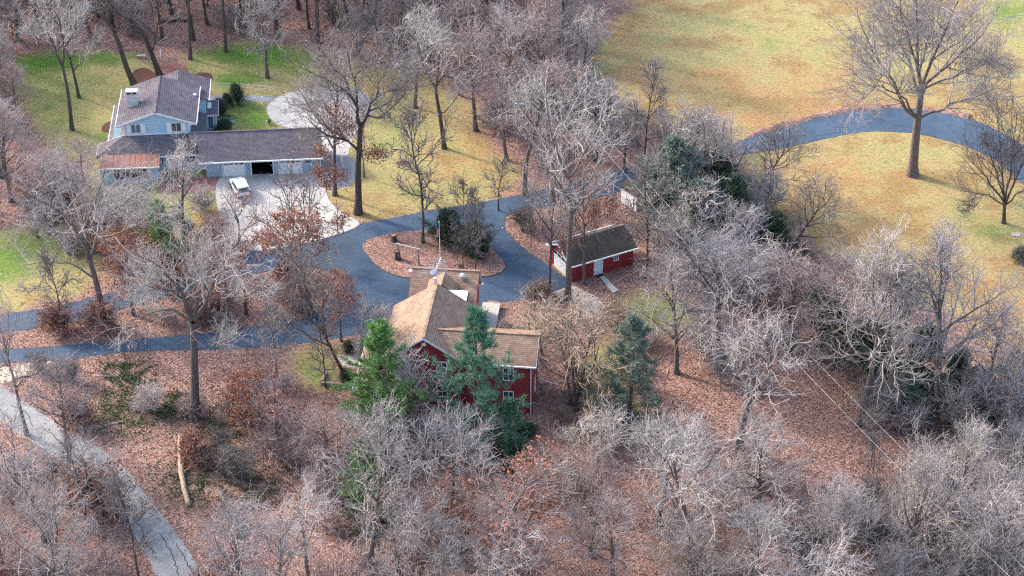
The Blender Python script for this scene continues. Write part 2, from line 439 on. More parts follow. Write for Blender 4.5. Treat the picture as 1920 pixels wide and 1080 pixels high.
IVY = [(230, 770, 80, 50, .7), (400, 830, 60, 60, .65), (370, 900, 80, 50, .55), (330, 760, 50, 30, .6), (960, 860, 40, 30, 1.0), (700, 980, 40, 60, .7), (240, 700, 50, 30, .5), (1700, 730, 140, 40, .5), (1300, 430, 130, 50, .4), (480, 900, 80, 60, .35), (1150, 800, 40, 30, .8)]

xs = np.concatenate([np.array([-4000, -1500, -600, -300, -180, -130]), np.arange(-100, 100.1, 0.62), np.array([130, 180, 300, 600, 1500, 4000])])
ys = np.concatenate([np.array([-1500, -300, 0, 60, 90]), np.arange(110, 282, 0.62), np.array([300, 340, 420, 600, 1200, 3000, 7000])])
GX, GY = np.meshgrid(xs, ys)
lawn = np.full(GX.shape, -50.0)
for pl in LAWNS: lawn = np.maximum(lawn, sdist(GX, GY, catmull(gp(pl), 4)))
dd = np.maximum(GY * _c + CAMH * _s, 20)
PXg, PYg = 960 + GX / dd * FPX, 540 + (-GY * _s + CAMH * _c) / dd * FPX
def blobs(lst):
    a = np.zeros(GX.shape)
    for x, y, rx, ry, w in lst: a = np.maximum(a, w * np.exp(-((PXg - x) / rx) ** 2 - ((PYg - y) / ry) ** 2))
    return a
green, leafy, ivyf = blobs(GREENS), blobs(LEAFY), blobs(IVY)

def quadmesh(name, V, Q, mats, smooth=True, attrs=None):
    """numpy verts (n,3) and faces (m,k) to a mesh"""
    me = bpy.data.meshes.new(name); n, (m, k) = len(V), Q.shape
    me.vertices.add(n); me.vertices.foreach_set('co', np.ascontiguousarray(V, np.float32).ravel())
    me.loops.add(m * k); me.loops.foreach_set('vertex_index', np.ascontiguousarray(Q, np.int32).ravel())
    me.polygons.add(m); me.polygons.foreach_set('loop_start', np.arange(0, m * k, k, dtype=np.int32))
    me.polygons.foreach_set('use_smooth', np.full(m, smooth))
    for mt in (mats if isinstance(mats, (list, tuple)) else [mats]): me.materials.append(mt)
    for an, av in (attrs or {}).items():
        at = me.attributes.new(an, 'FLOAT', 'POINT'); at.data.foreach_set('value', np.ascontiguousarray(av, np.float32).ravel())
    me.update(calc_edges=True); return me
ny, nx = GX.shape
idx = np.arange(ny * nx).reshape(ny, nx)
Q = np.stack([idx[:-1, :-1], idx[:-1, 1:], idx[1:, 1:], idx[1:, :-1]], -1).reshape(-1, 4)
gm = quadmesh('ground', np.stack([GX, GY, np.zeros_like(GX)], -1).reshape(-1, 3), Q, M['ground'], True,
              {'lawn': np.clip(lawn, -6, 6), 'green': green, 'leafy': leafy, 'ivy': ivyf})
tag(link('ground', gm), 'leaf covered wood floor and straw coloured lawns', 'ground', kind='structure')

def sheet(name, px, z, mat, label, cat, smooth=5, jitter=0.0, kind='structure', thick=None, seed=1):
    rg = random.Random(seed)
    pts = catmull(gp(px), smooth) if smooth else gp(px)
    pts = [(p[0] + rg.uniform(-jitter, jitter), p[1] + rg.uniform(-jitter, jitter), z) for p in pts]
    m = MB()
    if thick: m.slab(pts, thick)
    else: m.face(pts)
    o = m.build(name, mat)
    if not thick and o.data.polygons[0].normal.z < 0: o.data.flip_normals()
    return tag(o, label, cat, kind=kind)

LOOP = [(-200, 640), (0, 592), (70, 580), (140, 566), (270, 532), (390, 498), (500, 462), (600, 443), (672, 421), (740, 408), (800, 396), (880, 383), (960, 368), (1060, 346), (1150, 322), (1250, 296), (1376, 268), (1440, 243), (1540, 218), (1620, 205), (1680, 202), (1740, 206), (1800, 216), (1860, 240), (1920, 275), (2010, 340), (2100, 420),
        (2060, 470), (1985, 400), (1920, 347), (1880, 312), (1850, 292), (1800, 271), (1740, 255), (1700, 249), (1620, 247), (1540, 262), (1460, 280), (1390, 292), (1270, 325), (1150, 362), (1040, 384), (965, 398), (946, 412), (952, 436), (985, 468), (1020, 492), (1042, 508), (1066, 526), (1058, 540), (1010, 554), (950, 566), (905, 568), (880, 640),
        (700, 640), (692, 625), (668, 628), (640, 632), (580, 642), (480, 652), (400, 656), (240, 660), (120, 675), (0, 680), (-200, 690),
        (-200, 668), (0, 656), (120, 648), (240, 637), (330, 630), (440, 618), (530, 602), (590, 585), (625, 560), (636, 535), (622, 512), (590, 503), (520, 505), (400, 532), (300, 560), (190, 590), (100, 612), (0, 624), (-200, 655)]
sheet('driveway', LOOP, 0.030, M['asphalt'], 'dark blue grey sealed asphalt driveway looping past the red house', 'driveway', 4, 0.05)
sheet('road', [(-260, 560), (-60, 690), (0, 722), (67, 767), (117, 800), (200, 850), (247, 893), (283, 940), (333, 1003), (382, 1082), (420, 1180), (450, 1300), (360, 1300), (330, 1180), (293, 1080), (267, 1030), (233, 975), (167, 909), (110, 862), (33, 812), (-20, 778), (-300, 660)], 0.022, M['old_asphalt'], 'pale grey worn public road crossing the bottom left corner', 'road', 4, 0.04)
sheet('concrete_apron', [(412, 334), (500, 327), (604, 322), (628, 334), (612, 352), (616, 372), (636, 396), (674, 421), (610, 446), (540, 463), (470, 470), (430, 440), (410, 400)], 0.040, M['concrete'], 'pale concrete apron in front of the three garage doors', 'driveway', 4)
sheet('concrete_turnaround', [(500, 208), (507, 192), (530, 178), (560, 170), (600, 164), (640, 170), (662, 182), (690, 200), (692, 218), (668, 250), (655, 280), (645, 306), (606, 306), (602, 262), (596, 246), (560, 243), (518, 232)], 0.012, M['concrete'], 'rounded pale concrete turnaround behind the garage', 'driveway', 4)
sheet('side_drive', [(604, 298), (652, 292), (668, 310), (664, 342), (640, 352), (612, 354), (606, 330)], 0.018, M['grey_asphalt'], 'grey asphalt side drive between garage and oak', 'driveway', 3)
sheet('parking_strip', [(640, 166), (672, 168), (700, 196), (694, 216), (676, 214), (656, 190)], 0.020, M['grey_asphalt'], 'grey asphalt strip at the far edge of the turnaround', 'driveway', 3)
sheet('walkway', [(392, 180), (430, 177), (516, 181), (514, 191), (460, 189), (394, 190)], 0.022, M['grey_asphalt'], 'grey walkway leading from blue house to turnaround', 'path', 0)
sheet('gravel_pad', [(1036, 548), (1050, 541), (1074, 535), (1096, 546), (1124, 560), (1141, 588), (1116, 598), (1082, 590), (1060, 570)], 0.014, M['gravel'], 'pale gravel pad in front of the red shed', 'gravel pad', 3, 0.06)
sheet('gravel_shoulder', [(-120, 650), (0, 688), (50, 680), (98, 674), (80, 690), (40, 706), (0, 718), (-60, 700)], 0.008, M['gravel'], 'pale gravel shoulder where driveway meets road', 'gravel shoulder', 3, 0.08)
sheet('brick_patio', [(298, 120), (345, 119), (358, 142), (300, 146)], 0.010, M['brick_paving'], 'red brick patio behind the blue house', 'patio', 0)
sheet('brick_terrace', [(298, 334), (416, 330), (420, 352), (380, 362), (300, 360)], 0.010, M['brick_paving'], 'red brick terrace before the blue house entry', 'patio', 0)
sheet('garage_floor', [(416, 329), (604, 323), (600, 292), (410, 297)], 0.025, M['concrete'], 'concrete garage floor', 'floor', 0)
sheet('mulch_bed', [(247, 150), (250, 134), (268, 127), (285, 133), (296, 146), (290, 156), (262, 160)], 0.012, M['mulch'], 'dark mulch bed between the two leaning trees', 'mulch bed', 3)
sheet('mulch_bed', [(366, 140), (380, 136), (396, 139), (397, 152), (372, 152)], 0.012, M['mulch'], 'dark mulch bed behind the rear roof corner', 'mulch bed', 3)
sheet('mulch_bed', [(190, 240), (200, 230), (222, 226), (222, 246), (196, 248)], 0.012, M['mulch'], 'dark mulch bed left of the blue house', 'mulch bed', 3)
sheet('mulch_bed', [(741, 306), (748, 302), (760, 301), (767, 305), (762, 309), (750, 310)], 0.012, M['mulch'], 'small round mulch ring alone on the straw lawn', 'mulch bed', 3)
sheet('planting_island', [(681, 458), (700, 447), (745, 437), (790, 433), (830, 430), (880, 442), (910, 460), (938, 483), (947, 503), (930, 515), (900, 521), (850, 525), (780, 523), (735, 515), (705, 496), (686, 475)], 0.12, M['litter'], 'leaf covered island inside the driveway loop', 'island', 4, 0.05, thick=0.11)
sheet('walk_pavers', [(630, 668), (648, 662), (684, 664), (678, 684), (664, 690), (642, 684)], 0.016, M['paver'], 'tan paver walk at the red house door', 'path', 0)

# sealed cracks drawn as thin raised strips
def strip(name, px, w, z, mat, label, group, seed):
    rg = random.Random(seed)
    P = catmull([G(x, y) for x, y in px], 5, False)
    P = [p + Vector((rg.uniform(-.12, .12), rg.uniform(-.12, .12), 0)) for p in P]
    m = MB()
    for a, b in zip(P[:-1], P[1:]):
        d = (b - a).normalized(); n = Vector((-d.y, d.x, 0)) * w / 2
        m.face([(q.x, q.y, z) for q in (a + n, a - n, b - n, b + n)])
    o = m.build(name, mat, fix=False)
    if o.data.polygons[0].normal.z < 0: o.data.flip_normals()
    return tag(o, label, 'crack seal', group)
road_cracks = [[(330, 1020), (345, 1045), (352, 1062), (372, 1080)], [(300, 1000), (318, 1030), (330, 1060), (336, 1079)], [(150, 860), (190, 880), (215, 900), (240, 915)], [(240, 960), (262, 985), (270, 1010), (290, 1040)], [(80, 800), (110, 825), (150, 845)], [(200, 905), (225, 925), (262, 940)], [(20, 760), (50, 775), (60, 800)]]
for i, c in enumerate(road_cracks): strip('crack_seal', c, 0.09, 0.027, M['seal'], 'black snaking crack seal on the pale public road', 'crack seals on the public road', i)
drive_cracks = [[(1500, 232), (1508, 244), (1522, 252), (1528, 260)], [(1556, 222), (1570, 232), (1590, 240)], [(1530, 255), (1560, 250), (1580, 246)], [(1640, 210), (1655, 225), (1672, 232)], [(1780, 232), (1800, 240), (1830, 246)], [(1820, 250), (1846, 260), (1860, 268)], [(276, 640), (277, 650), (276, 660)]]
for i, c in enumerate(drive_cracks): strip('crack_seal', c, 0.08, 0.035, M['seal'], 'thin dark crack across the blue grey driveway', 'cracks on the driveway', 50 + i)
# leaf windrow along the far edge of the upper drive
def windrow(name, px, w, h, label, seed):
    rg = random.Random(seed); P = catmull([G(x, y) for x, y in px], 10, False); m = MB(); n0 = 0
    for i, p in enumerate(P):
        d = (P[min(i + 1, len(P) - 1)] - P[max(i - 1, 0)]).normalized(); n = Vector((-d.y, d.x, 0))
        ww, hh = w * rg.uniform(.7, 1.3), h * rg.uniform(.6, 1.3) * (0.1 if i in (0, len(P) - 1) else 1)
        m.v += [tuple(p + n * ww / 2 + Vector((0, 0, .005))), tuple(p + n * ww * .15 + Vector((0, 0, hh))), tuple(p - n * ww * .2 + Vector((0, 0, hh * .9))), tuple(p - n * ww / 2 + Vector((0, 0, .036)))]
        if i:
            for k in range(3): a = 4 * (i - 1) + k; m.f.append((a, a + 1, a + 5, a + 4)); m.m.append(0)
    return tag(m.build(name, M['litter'], smooth=True), label, 'leaf windrow', kind='stuff')
windrow('leaf_windrow', [(1400, 256), (1470, 234), (1560, 211), (1640, 201), (1690, 198)], 1.3, .25, 'long windrow of brown leaves along the upper drive', 3)
windrow('leaf_windrow', [(1730, 204), (1780, 210), (1820, 220)], 1.2, .22, 'short windrow of leaves behind the tall field tree', 4)
# ------------------------------------------------------------------ building helpers
def wallmap(face, at):
    """(u along, w up, d outward) to local xyz for a wall facing -y, +y, -x or +x"""
    return {'-y': lambda u, w, d: (u, at - d, w), '+y': lambda u, w, d: (u, at + d, w),
            '-x': lambda u, w, d: (at - d, u, w), '+x': lambda u, w, d: (at + d, u, w)}[face]
def window(par, face, at, u0, u1, w0, w1, cols=1, rows=2, fr=0.09, glass='glass', shutters=0.0, mat='white'):
    f = wallmap(face, at); m = MB()
    bx = lambda a, b, c, d, e0, e1: m.box(a, b, e0, e1, c, d, 0, lambda x, y, z: f(x, z, y))
    bx(u0 - fr, u0, w0 - fr, w1 + fr, 0.002, .07); bx(u1, u1 + fr, w0 - fr, w1 + fr, 0.002, .07)
    bx(u0, u1, w1, w1 + fr, 0.002, .07); bx(u0, u1, w0 - fr, w0, 0.002, .10)
    cw, rh = (u1 - u0) / cols, (w1 - w0) / rows
    for i in range(1, cols): bx(u0 + i * cw - .03, u0 + i * cw + .03, w0, w1, 0.002, .055)
    for j in range(1, rows):
        for i in range(cols): bx(u0 + i * cw + (.03 if i else 0), u0 + (i + 1) * cw - (.03 if i < cols - 1 else 0), w0 + j * rh - .025, w0 + j * rh + .025, 0.002, .05)
    win = m.build('window', M[mat], par)
    for i in range(cols):
        for j in range(rows):
            p = MB(); p.box(u0 + i * cw + .02, u0 + (i + 1) * cw - .02, .006, .02, w0 + j * rh + .015, w0 + (j + 1) * rh - .015, 0, lambda x, y, z: f(x, z, y))
            p.build('pane', M[glass], win)
    if shutters:
        for a, b in ((u0 - fr - shutters, u0 - fr - .01), (u1 + fr + .01, u1 + fr + shutters)):
            s = MB(); s.box(a, b, .004, .045, w0 - .1, w1 + .1, 0, lambda x, y, z: f(x, z, y)); s.build('shutter', M['white'], par)
    return win
def edge(par, name, a, b, w=.16, d=.05, mat='trim'):
    """a board (fascia, gutter, rake trim) from a to b"""
    a, b = Vector(a), Vector(b); t = (b - a).normalized(); n = Vector((t.y, -t.x, 0)).normalized() if abs(t.z) < .99 else Vector((1, 0, 0))
    up = Vector((0, 0, 1)); m = MB()
    pts = [a + n * d / 2 - up * w, a - n * d / 2 - up * w, a - n * d / 2, a + n * d / 2]
    m.prism(pts, b - a); return m.build(name, M[mat], par)
def part(name, mat, par, *boxes):
    for b in boxes: o = MB().box(*b).build(name, M[mat], par)
    return o

# ------------------------------------------------------------------ blue house with three garage bays
BH = empty('blue_house', (-44, 216, 0), R(4.8), 'pale blue house with dark shingle roofs, stone chimney and three garage bays', 'house')
T = .16
# garage wing (x 6..20.2)
part('garage_wall', 'blue_v', BH, (6, 8.0, -1.6, -1.45, 0, 2.62), (10.8, 11.5, -1.6, -1.45, 0, 2.62), (14.3, 14.95, -1.6, -1.45, 0, 2.62), (17.8, 20.0, -1.6, -1.45, 0, 2.62),
     (8.0, 10.8, -1.6, -1.45, 2.2, 2.62), (11.5, 14.3, -1.6, -1.45, 2.2, 2.62), (14.95, 17.8, -1.6, -1.45, 2.2, 2.62))
part('garage_back_wall', 'blue_v', BH, (6, 20.0, 4.45, 4.6, 0, 2.62))
gw = MB().prism([(20.0, -1.6, 0), (20.0, 4.6, 0), (20.0, 4.6, 2.6), (20.0, 1.4, 4.5), (20.0, -1.6, 2.6)], (-.15, 0, 0)); gw.build('gable_wall', M['blue_v'], BH)
m = MB().slab([(5.2, -2.5, 2.62), (20.4, -2.5, 2.62), (20.4, 1.38, 4.78), (4.0, 1.38, 4.78), (4.0, .2, 4.12), (5.2, .2, 4.12)], T); gr = m.build('garage_roof', M['roof_x'], BH)
m = MB().slab([(20.4, 5.3, 2.6), (4.0, 5.3, 2.6), (4.0, 1.38, 4.777), (20.4, 1.38, 4.777)], T); m.build('garage_roof', M['roof_x'], BH)
part('ridge_cap', 'roof_x', BH, (4.0, 20.42, 1.26, 1.5, 4.74, 4.83))
edge(BH, 'gutter', (5.2, -2.56, 2.62), (20.45, -2.56, 2.62), .18, .12)
edge(BH, 'rake_board', (20.46, -2.5, 2.60), (20.46, 1.38, 4.76), .2, .04)
edge(BH, 'rake_board', (20.46, 1.40, 4.76), (20.46, 5.3, 2.58), .2, .04)
part('soffit', 'white', BH, (5.25, 20.3, -2.45, -1.6, 2.36, 2.42))
tube = MB().tube([(20.1, -1.68, 2.4), (20.12, -1.7, .3), (20.3, -1.8, .12), (21.0, -2.1, .06)], .05, 8); tube.build('downspout', M['trim'], BH)
def garage_door(par, u0, u1, at, face='-y', h=2.15):
    f = wallmap(face, at); fn = lambda x, y, z: f(x, z, y)
    d = MB(); n = 4
    for j in range(n): d.box(u0, u1, -.06, -.02, j * h / n + .012, (j + 1) * h / n - .004, 0, fn)
    dr = d.build('garage_door', M['white'], par)
    w = (u1 - u0) / 4
    for i in range(4):
        p = MB().box(u0 + i * w + .09, u0 + (i + 1) * w - .05, -.019, -.008, h * .78, h * .96, 0, fn); p.build('pane', M['glass'], dr)
    for i in range(4):
        for j in range(3):
            q = MB().box(u0 + i * w + .08, u0 + (i + 1) * w - .06, -.019, -.006, j * h / 4 + .09, (j + 1) * h / 4 - .09, 0, fn); q.build('raised_panel', M['white'], dr)
    return dr
garage_door(BH, 8.12, 10.68, -1.6); garage_door(BH, 15.07, 17.68, -1.6)
for u0, u1 in ((8.0, 10.8), (11.5, 14.3), (14.95, 17.8)):
    part('door_frame', 'white', BH, (u0 - .02, u0 + .1, -1.64, -1.46, 0, 2.2), (u1 - .1, u1 + .02, -1.64, -1.46, 0, 2.2), (u0 + .1, u1 - .1, -1.64, -1.46, 2.12, 2.22))
part('shade_dark_bay_lining', 'dark', BH, (11.1, 11.2, -1.44, 4.4, 0, 2.6), (14.6, 14.7, -1.44, 4.4, 0, 2.6), (11.2, 14.6, 4.3, 4.4, 0, 2.6), (6.1, 19.8, -1.4, 4.4, 2.5, 2.56), (11.2, 14.6, -1.3, 4.3, .03, .05))  # partitions, back, ceiling and floor sheet blackened to paint the open bay's shade
wr = MB().lathe([(.30, -.06), (.36, 0), (.30, .06), (.20, .05), (.18, 0), (.20, -.05), (.30, -.06)], (0, 0, 0), 18)
wo = wr.build('wreath', M['ivy'], BH, True, (18.6, -1.68, 1.95)); wo.rotation_euler = (R(90), 0, 0)
# entry wing
part('entry_wall', 'blue', BH, (0.0, 6.0, .40, .55, 0, 2.6))
window(BH, '-y', .40, 2.6, 4.6, 1.2, 2.2, 3, 2)
part('front_door', 'white', BH, (1.0, 1.95, .33, .398, 0, 2.1))
m = MB().slab([(-7.45, -.12, 2.68), (5.25, -.30, 2.60), (5.25, 2.72, 4.08), (-4.0, 2.85, 4.08)], T); m.build('front_roof', M['roof_x'], BH)
m = MB().slab([(-7.45, -.12, 2.68), (-4.0, 2.85, 4.08), (-7.45, 3.05, 2.66)], T); m.build('hip_roof', M['roof_y'], BH)
edge(BH, 'gutter', (-7.5, 3.05, 2.66), (-7.5, -.12, 2.68)); edge(BH, 'rake_board', (-7.45, 3.10, 2.70), (-4.0, 2.90, 4.11), .2, .06); edge(BH, 'gutter', (.35, -.36, 2.6), (5.2, -.36, 2.6), .16, .1)
part('wing_wall', 'blue', BH, (-6.9, -6.75, -2.2, 2.9, 0, 2.5), (-6.75, .0, 2.75, 2.9, 0, 2.9))
# bay with copper roof
part('bay_wall', 'blue', BH, (-6.75, -5.35, -2.2, -2.05, 0, 2.36), (-.95, .1, -2.2, -2.05, 0, 2.36), (-5.35, -.95, -2.2, -2.05, 0, .45), (-5.35, -.95, -2.2, -2.05, 2.15, 2.36), (-.05, .1, -2.05, .4, 0, 2.36))
window(BH, '-y', -2.12, -5.25, -1.05, .55, 2.08, 6, 1)
m = MB().slab([(-7.0, -2.65, 2.42), (.40, -2.65, 2.42), (.40, -.05, 2.86), (-6.9, -.05, 2.86)], .1); cr = m.build('bay_roof', M['copper'], BH)
for i in range(11):
    x = -6.7 + i * .68
    m = MB().prism([(x, -2.64, 2.425), (x + .03, -2.64, 2.425), (x + .03, -2.64, 2.455), (x, -2.64, 2.455)], (0, 2.6, .44)); m.build('standing_seam', M['copper'], cr)
edge(BH, 'gutter', (-7.05, -2.71, 2.42), (.45, -2.71, 2.42), .18, .1); part('bay_soffit', 'white', BH, (-6.9, .3, -2.6, -2.2, 2.25, 2.30))
part('porch_post', 'black', BH, (.55, .65, -.2, -.1, 0, 2.45))
# lower storey of the main block and its skirt roof
part('ground_floor_wall', 'blue', BH, (-5.75, 4.4, 2.95, 13.4, 0, 3.2))
m = MB().slab([(-6.3, 3.1, 2.66), (-4.0, 3.1, 3.5), (-4.0, 13.6, 3.5), (-6.3, 13.6, 2.66)], T); m.build('side_roof', M['roof_y'], BH)
edge(BH, 'gutter', (-6.36, 3.1, 2.66), (-6.36, 13.6, 2.66), .14, .1)
m = MB().slab([(4.0, 3.0, 3.5), (5.7, 3.0, 2.8), (5.7, 9.95, 2.8), (4.0, 9.95, 3.5)], T); m.build('side_roof', M['roof_y'], BH)
# upper block
uw = MB().prism([(-4, 2.75, 3.9), (4, 2.75, 3.9), (4, 2.75, 5.8), (0, 2.75, 7.1), (-4, 2.75, 5.8)], (0, .15, 0)); uw.build('gable_wall', M['blue'], BH)
uw = MB().prism([(-4, 11.75, 3.0), (4, 11.75, 3.0), (4, 11.75, 5.8), (0, 11.75, 7.1), (-4, 11.75, 5.8)], (0, -.15, 0)); uw.build('gable_wall', M['blue'], BH)
part('upper_wall', 'blue', BH, (-4, -3.85, 2.9, 11.6, 3.0, 5.8), (3.85, 4, 2.9, 11.6, 3.0, 5.8))
for sx in (-1, 1):
    m = MB().slab([(0, 2.3, 7.32), (sx * 4.95, 2.3, 5.6), (sx * 4.95, 12.3, 5.6), (0, 12.3, 7.32)], T); m.build('main_roof', M['roof_y'], BH)
    edge(BH, 'rake_board', (0, 2.26, 7.30), (sx * 5.0, 2.26, 5.57), .2, .05); edge(BH, 'gutter', (sx * 5.01, 2.25, 5.6), (sx * 5.01, 12.3, 5.6), .14, .1)
    part('soffit', 'white', BH, tuple(sorted((sx * 4.02, sx * 4.9))) + (2.32, 12.2, 5.36, 5.41))
    m = MB().prism([(sx * 4.02, 2.4, 5.42), (sx * 4.9, 2.4, 5.42), (sx * 4.02, 2.4, 5.75)], (0, .05, 0)); m.build('eave_return', M['white'], BH)
part('skirt_board', 'white', BH, (-4.05, 4.05, 2.68, 2.749, 3.98, 4.16)); part('corner_board', 'white', BH, (-4.03, -3.9, 2.69, 2.748, 4.16, 5.5), (3.9, 4.03, 2.69, 2.748, 4.16, 5.5))
part('ridge_cap', 'roof_y', BH, (-.11, .11, 2.25, 12.3, 7.26, 7.36))
window(BH, '-y', 2.75, -3.15, -2.02, 4.35, 5.5, 2, 1, .07, 'blueglass', .52); window(BH, '-y', 2.75, 1.85, 2.98, 4.35, 5.5, 2, 1, .07, 'glass', .52)
# rear block
part('rear_wall', 'blue', BH, (-1.6, 5.6, 11.9, 15.5, 0, 5.0), (4.4, 5.6, 9.9, 11.9, 0, 4.9))
for sx, xe in ((-1, -1.9), (1, 6.1)):
    m = MB().slab([(2.1, 9.7, 6.32), (xe, 9.7, 4.9), (xe, 15.8, 4.9), (2.1, 15.8, 6.32)] if sx > 0 else [(2.1, 12.32, 6.32), (xe, 12.32, 4.9), (xe, 15.8, 4.9), (2.1, 15.8, 6.32)], T); m.build('rear_roof', M['roof_y'], BH)
edge(BH, 'gutter', (6.16, 9.7, 4.9), (6.16, 15.8, 4.9), .14, .1)
# vestibule
part('vestibule_wall', 'blue', BH, (5.6, 6.75, 10.3, 12.0, 0, 2.7))
m = MB().slab([(5.0, 9.9, 2.66), (7.1, 9.9, 2.66), (7.1, 12.2, 3.6), (5.0, 12.2, 3.6)], T); vr = m.build('vestibule_roof', M['roof_x'], BH)
m = MB().prism([(5.75, 10.9, 3.10), (6.25, 10.9, 3.10), (6.25, 10.9, 3.22), (5.75, 10.9, 3.22)], (0, .8, .33)); m.build('skylight', M['white'], vr)
window(BH, '-y', 10.3, 5.75, 6.4, .5, 2.2, 1, 1, .1, 'blueglass')
part('corner_post', 'white', BH, (6.72, 6.86, 10.2, 10.3, 0, 2.55)); edge(BH, 'gutter', (5.0, 9.85, 2.66), (7.1, 9.85, 2.66), .14, .08); edge(BH, 'gutter', (7.15, 9.85, 2.66), (7.15, 12.2, 3.6), .12, .05)
# chimney: courses of pale stone
ch = empty('chimney', (-3.05, 6.6, 5.6)); ch.parent = BH
rg = random.Random(4)
me_core = MB().box(-.66, .66, -.44, .44, 0, 2.35).mesh('core', M['paver']); link('core', me_core, ch)
for k in range(11):
    x = -.70
    while x < .69:
        w = min(rg.uniform(.22, .5), .70 - x)
        if w > .08: MB().box(x + .012, x + w - .012, -.47 - rg.uniform(0, .03), -.44, k * .2 + .012, k * .2 + .19).build('stone', M['stone'], ch)
        x += w
    MB().box(.66, .69 + rg.uniform(0, .03), -.44, .44, k * .2 + .012, k * .2 + .19).build('stone', M['stone'], ch)
    MB().box(-.69 - rg.uniform(0, .03), -.66, -.44, .44, k * .2 + .012, k * .2 + .19).build('stone', M['stone'], ch)
part('chimney_cap', 'stone', ch, (-.76, .76, -.52, .52, 2.62, 2.75)); part('cap_support', 'stone', ch, (-.74, -.6, -.5, .5, 2.35, 2.62), (-.07, .07, -.5, .5, 2.35, 2.62), (.6, .74, -.5, .5, 2.35, 2.62))
part('flue', 'black', ch, (-.56, -.1, -.36, .36, 2.35, 2.55), (.1, .56, -.36, .36, 2.35, 2.55))
MB().lathe([(.06, 0), (.06, .45), (0, .45)], (2.9, 8.5, 6.1), 8).build('vent_pipe', M['black'], BH); MB().lathe([(.16, 0), (.16, .3), (.24, .32), (.0, .5)], (4.5, 9.6, 5.55), 10).build('vent_pipe', M['white'], BH)

# ------------------------------------------------------------------ red house
RH = empty('red_house', (-9, 167, 0), R(-5.9), 'barn red house with tan brown shingle roofs and a television antenna', 'house')
m = MB().prism([(-4.5, .5, 0), (4.3, .5, 0), (4.3, .5, 5.6), (-.05, .5, 8.45), (-4.5, .5, 5.6)], (0, .2, 0)); m.build('gable_wall', M['red'], RH)
m = MB().prism([(-4.5, 10.0, 0), (4.3, 10.0, 0), (4.3, 10.0, 5.6), (-.05, 10.0, 8.45), (-4.5, 10.0, 5.6)], (0, -.2, 0)); m.build('gable_wall', M['red'], RH)
part('side_wall', 'red', RH, (-4.5, -4.3, .7, 9.8, 0, 5.55), (4.1, 4.3, .7, 9.8, 0, 5.55))
for sx in (-1, 1):
    m = MB().slab([(-.05, .15, 8.62), (sx * 4.75, .15, 5.45), (sx * 4.75, 10.45, 5.45), (-.05, 10.45, 8.62)], T); m.build('main_roof', M['rroof_y'], RH)
    edge(RH, 'rake_board', (-.05, .11, 8.6), (sx * 4.75, .11, 5.42), .26, .05)
part('ridge_cap', 'rroof_y', RH, (-.18, .08, .1, 10.5, 8.55, 8.67))
edge(RH, 'gutter', (4.82, 6.2, 5.45), (4.82, 10.5, 5.45), .15, .12)
MB().tube([(4.85, 10.4, 5.35), (4.6, 10.1, 5.0), (4.45, 10.1, .2)], .05).build('downspout', M['trim'], RH)
window(RH, '-y', .5, 1.25, 2.2, 4.15, 5.45, 2, 2, .08); window(RH, '-y', .5, 1.25, 2.2, 1.15, 2.45, 2, 2, .08); window(RH, '-y', .5, -2.6, -1.6, 4.15, 5.45, 2, 2, .08)
MB().lathe([(.0, .06), (.24, .05), (.26, 0)], (0, 0, 0), 14).build('gable_vent', M['white'], RH, loc=(-.05, .48, 7.6)).rotation_euler = (R(90), 0, 0)
# lean-to on the left
m = MB().slab([(-4.75, -1.5, 5.0), (-7.25, -1.5, 2.85), (-7.25, 9.4, 2.85), (-4.75, 9.4, 5.0)], T); m.build('lean_to_roof', M['rroof_y'], RH)
part('lean_to_wall', 'red', RH, (-6.95, -4.52, -1.15, 9.1, 0, 2.95))
m = MB().prism([(-6.95, -1.15, 2.95), (-4.52, -1.15, 2.95), (-4.52, -1.15, 4.95)], (0, .15, 0)); m.build('lean_to_gable', M['red'], RH)
edge(RH, 'gutter', (-7.32, -1.55, 2.85), (-7.32, 9.4, 2.85), .15, .12); edge(RH, 'rake_board', (-7.25, -1.54, 2.83), (-4.75, -1.54, 4.98), .22, .05)
part('corner_board', 'white', RH, (-7.02, -6.9, -1.2, -1.153, 0, 2.7)); part('entry_door', 'white', RH, (-7.01, -6.953, 5.4, 6.4, .1, 2.1))
# right wing
part('wing_wall', 'red', RH, (4.32, 11.15, 0, 5.75, 0, 6.1))
m = MB().prism([(11.15, 0, 6.1), (11.15, 5.75, 6.1), (11.15, 2.88, 7.65)], (-.2, 0, 0)); m.build('wing_gable', M['red'], RH)
m = MB().slab([(3.65, -.42, 6.2), (11.5, -.42, 6.2), (11.5, 2.9, 7.92), (1.0, 2.9, 7.92)], T); m.build('wing_roof', M['rroof_x'], RH)
m = MB().slab([(1.0, 6.2, 6.2), (1.0, 2.9, 7.917), (11.5, 2.9, 7.917), (11.5, 6.2, 6.2)], T); m.build('wing_roof', M['rroof_x'], RH)
part('ridge_cap', 'rroof_x', RH, (1.0, 11.52, 2.76, 3.04, 7.85, 7.97))
edge(RH, 'gutter', (4.9, -.49, 6.2), (11.55, -.49, 6.2), .16, .12); edge(RH, 'rake_board', (11.56, -.42, 6.18), (11.56, 2.9, 7.9), .2, .04); edge(RH, 'rake_board', (11.56, 2.92, 7.9), (11.56, 6.2, 6.18), .2, .04)
window(RH, '-y', 0, 8.2, 9.15, 4.1, 5.55, 2, 2, .09); window(RH, '-y', 0, 8.2, 9.15, 1.2, 2.6, 2, 2, .09)
window(RH, '+x', 11.15, 2.3, 3.2, 4.1, 5.4, 1, 2, .09); window(RH, '+x', 11.15, 2.3, 3.2, 1.2, 2.5, 1, 2, .09)
MB().tube([(11.0, -.5, 6.05), (11.0, -.12, 5.7), (11.0, -.12, .1)], .06).build('downspout', M['trim'], RH)
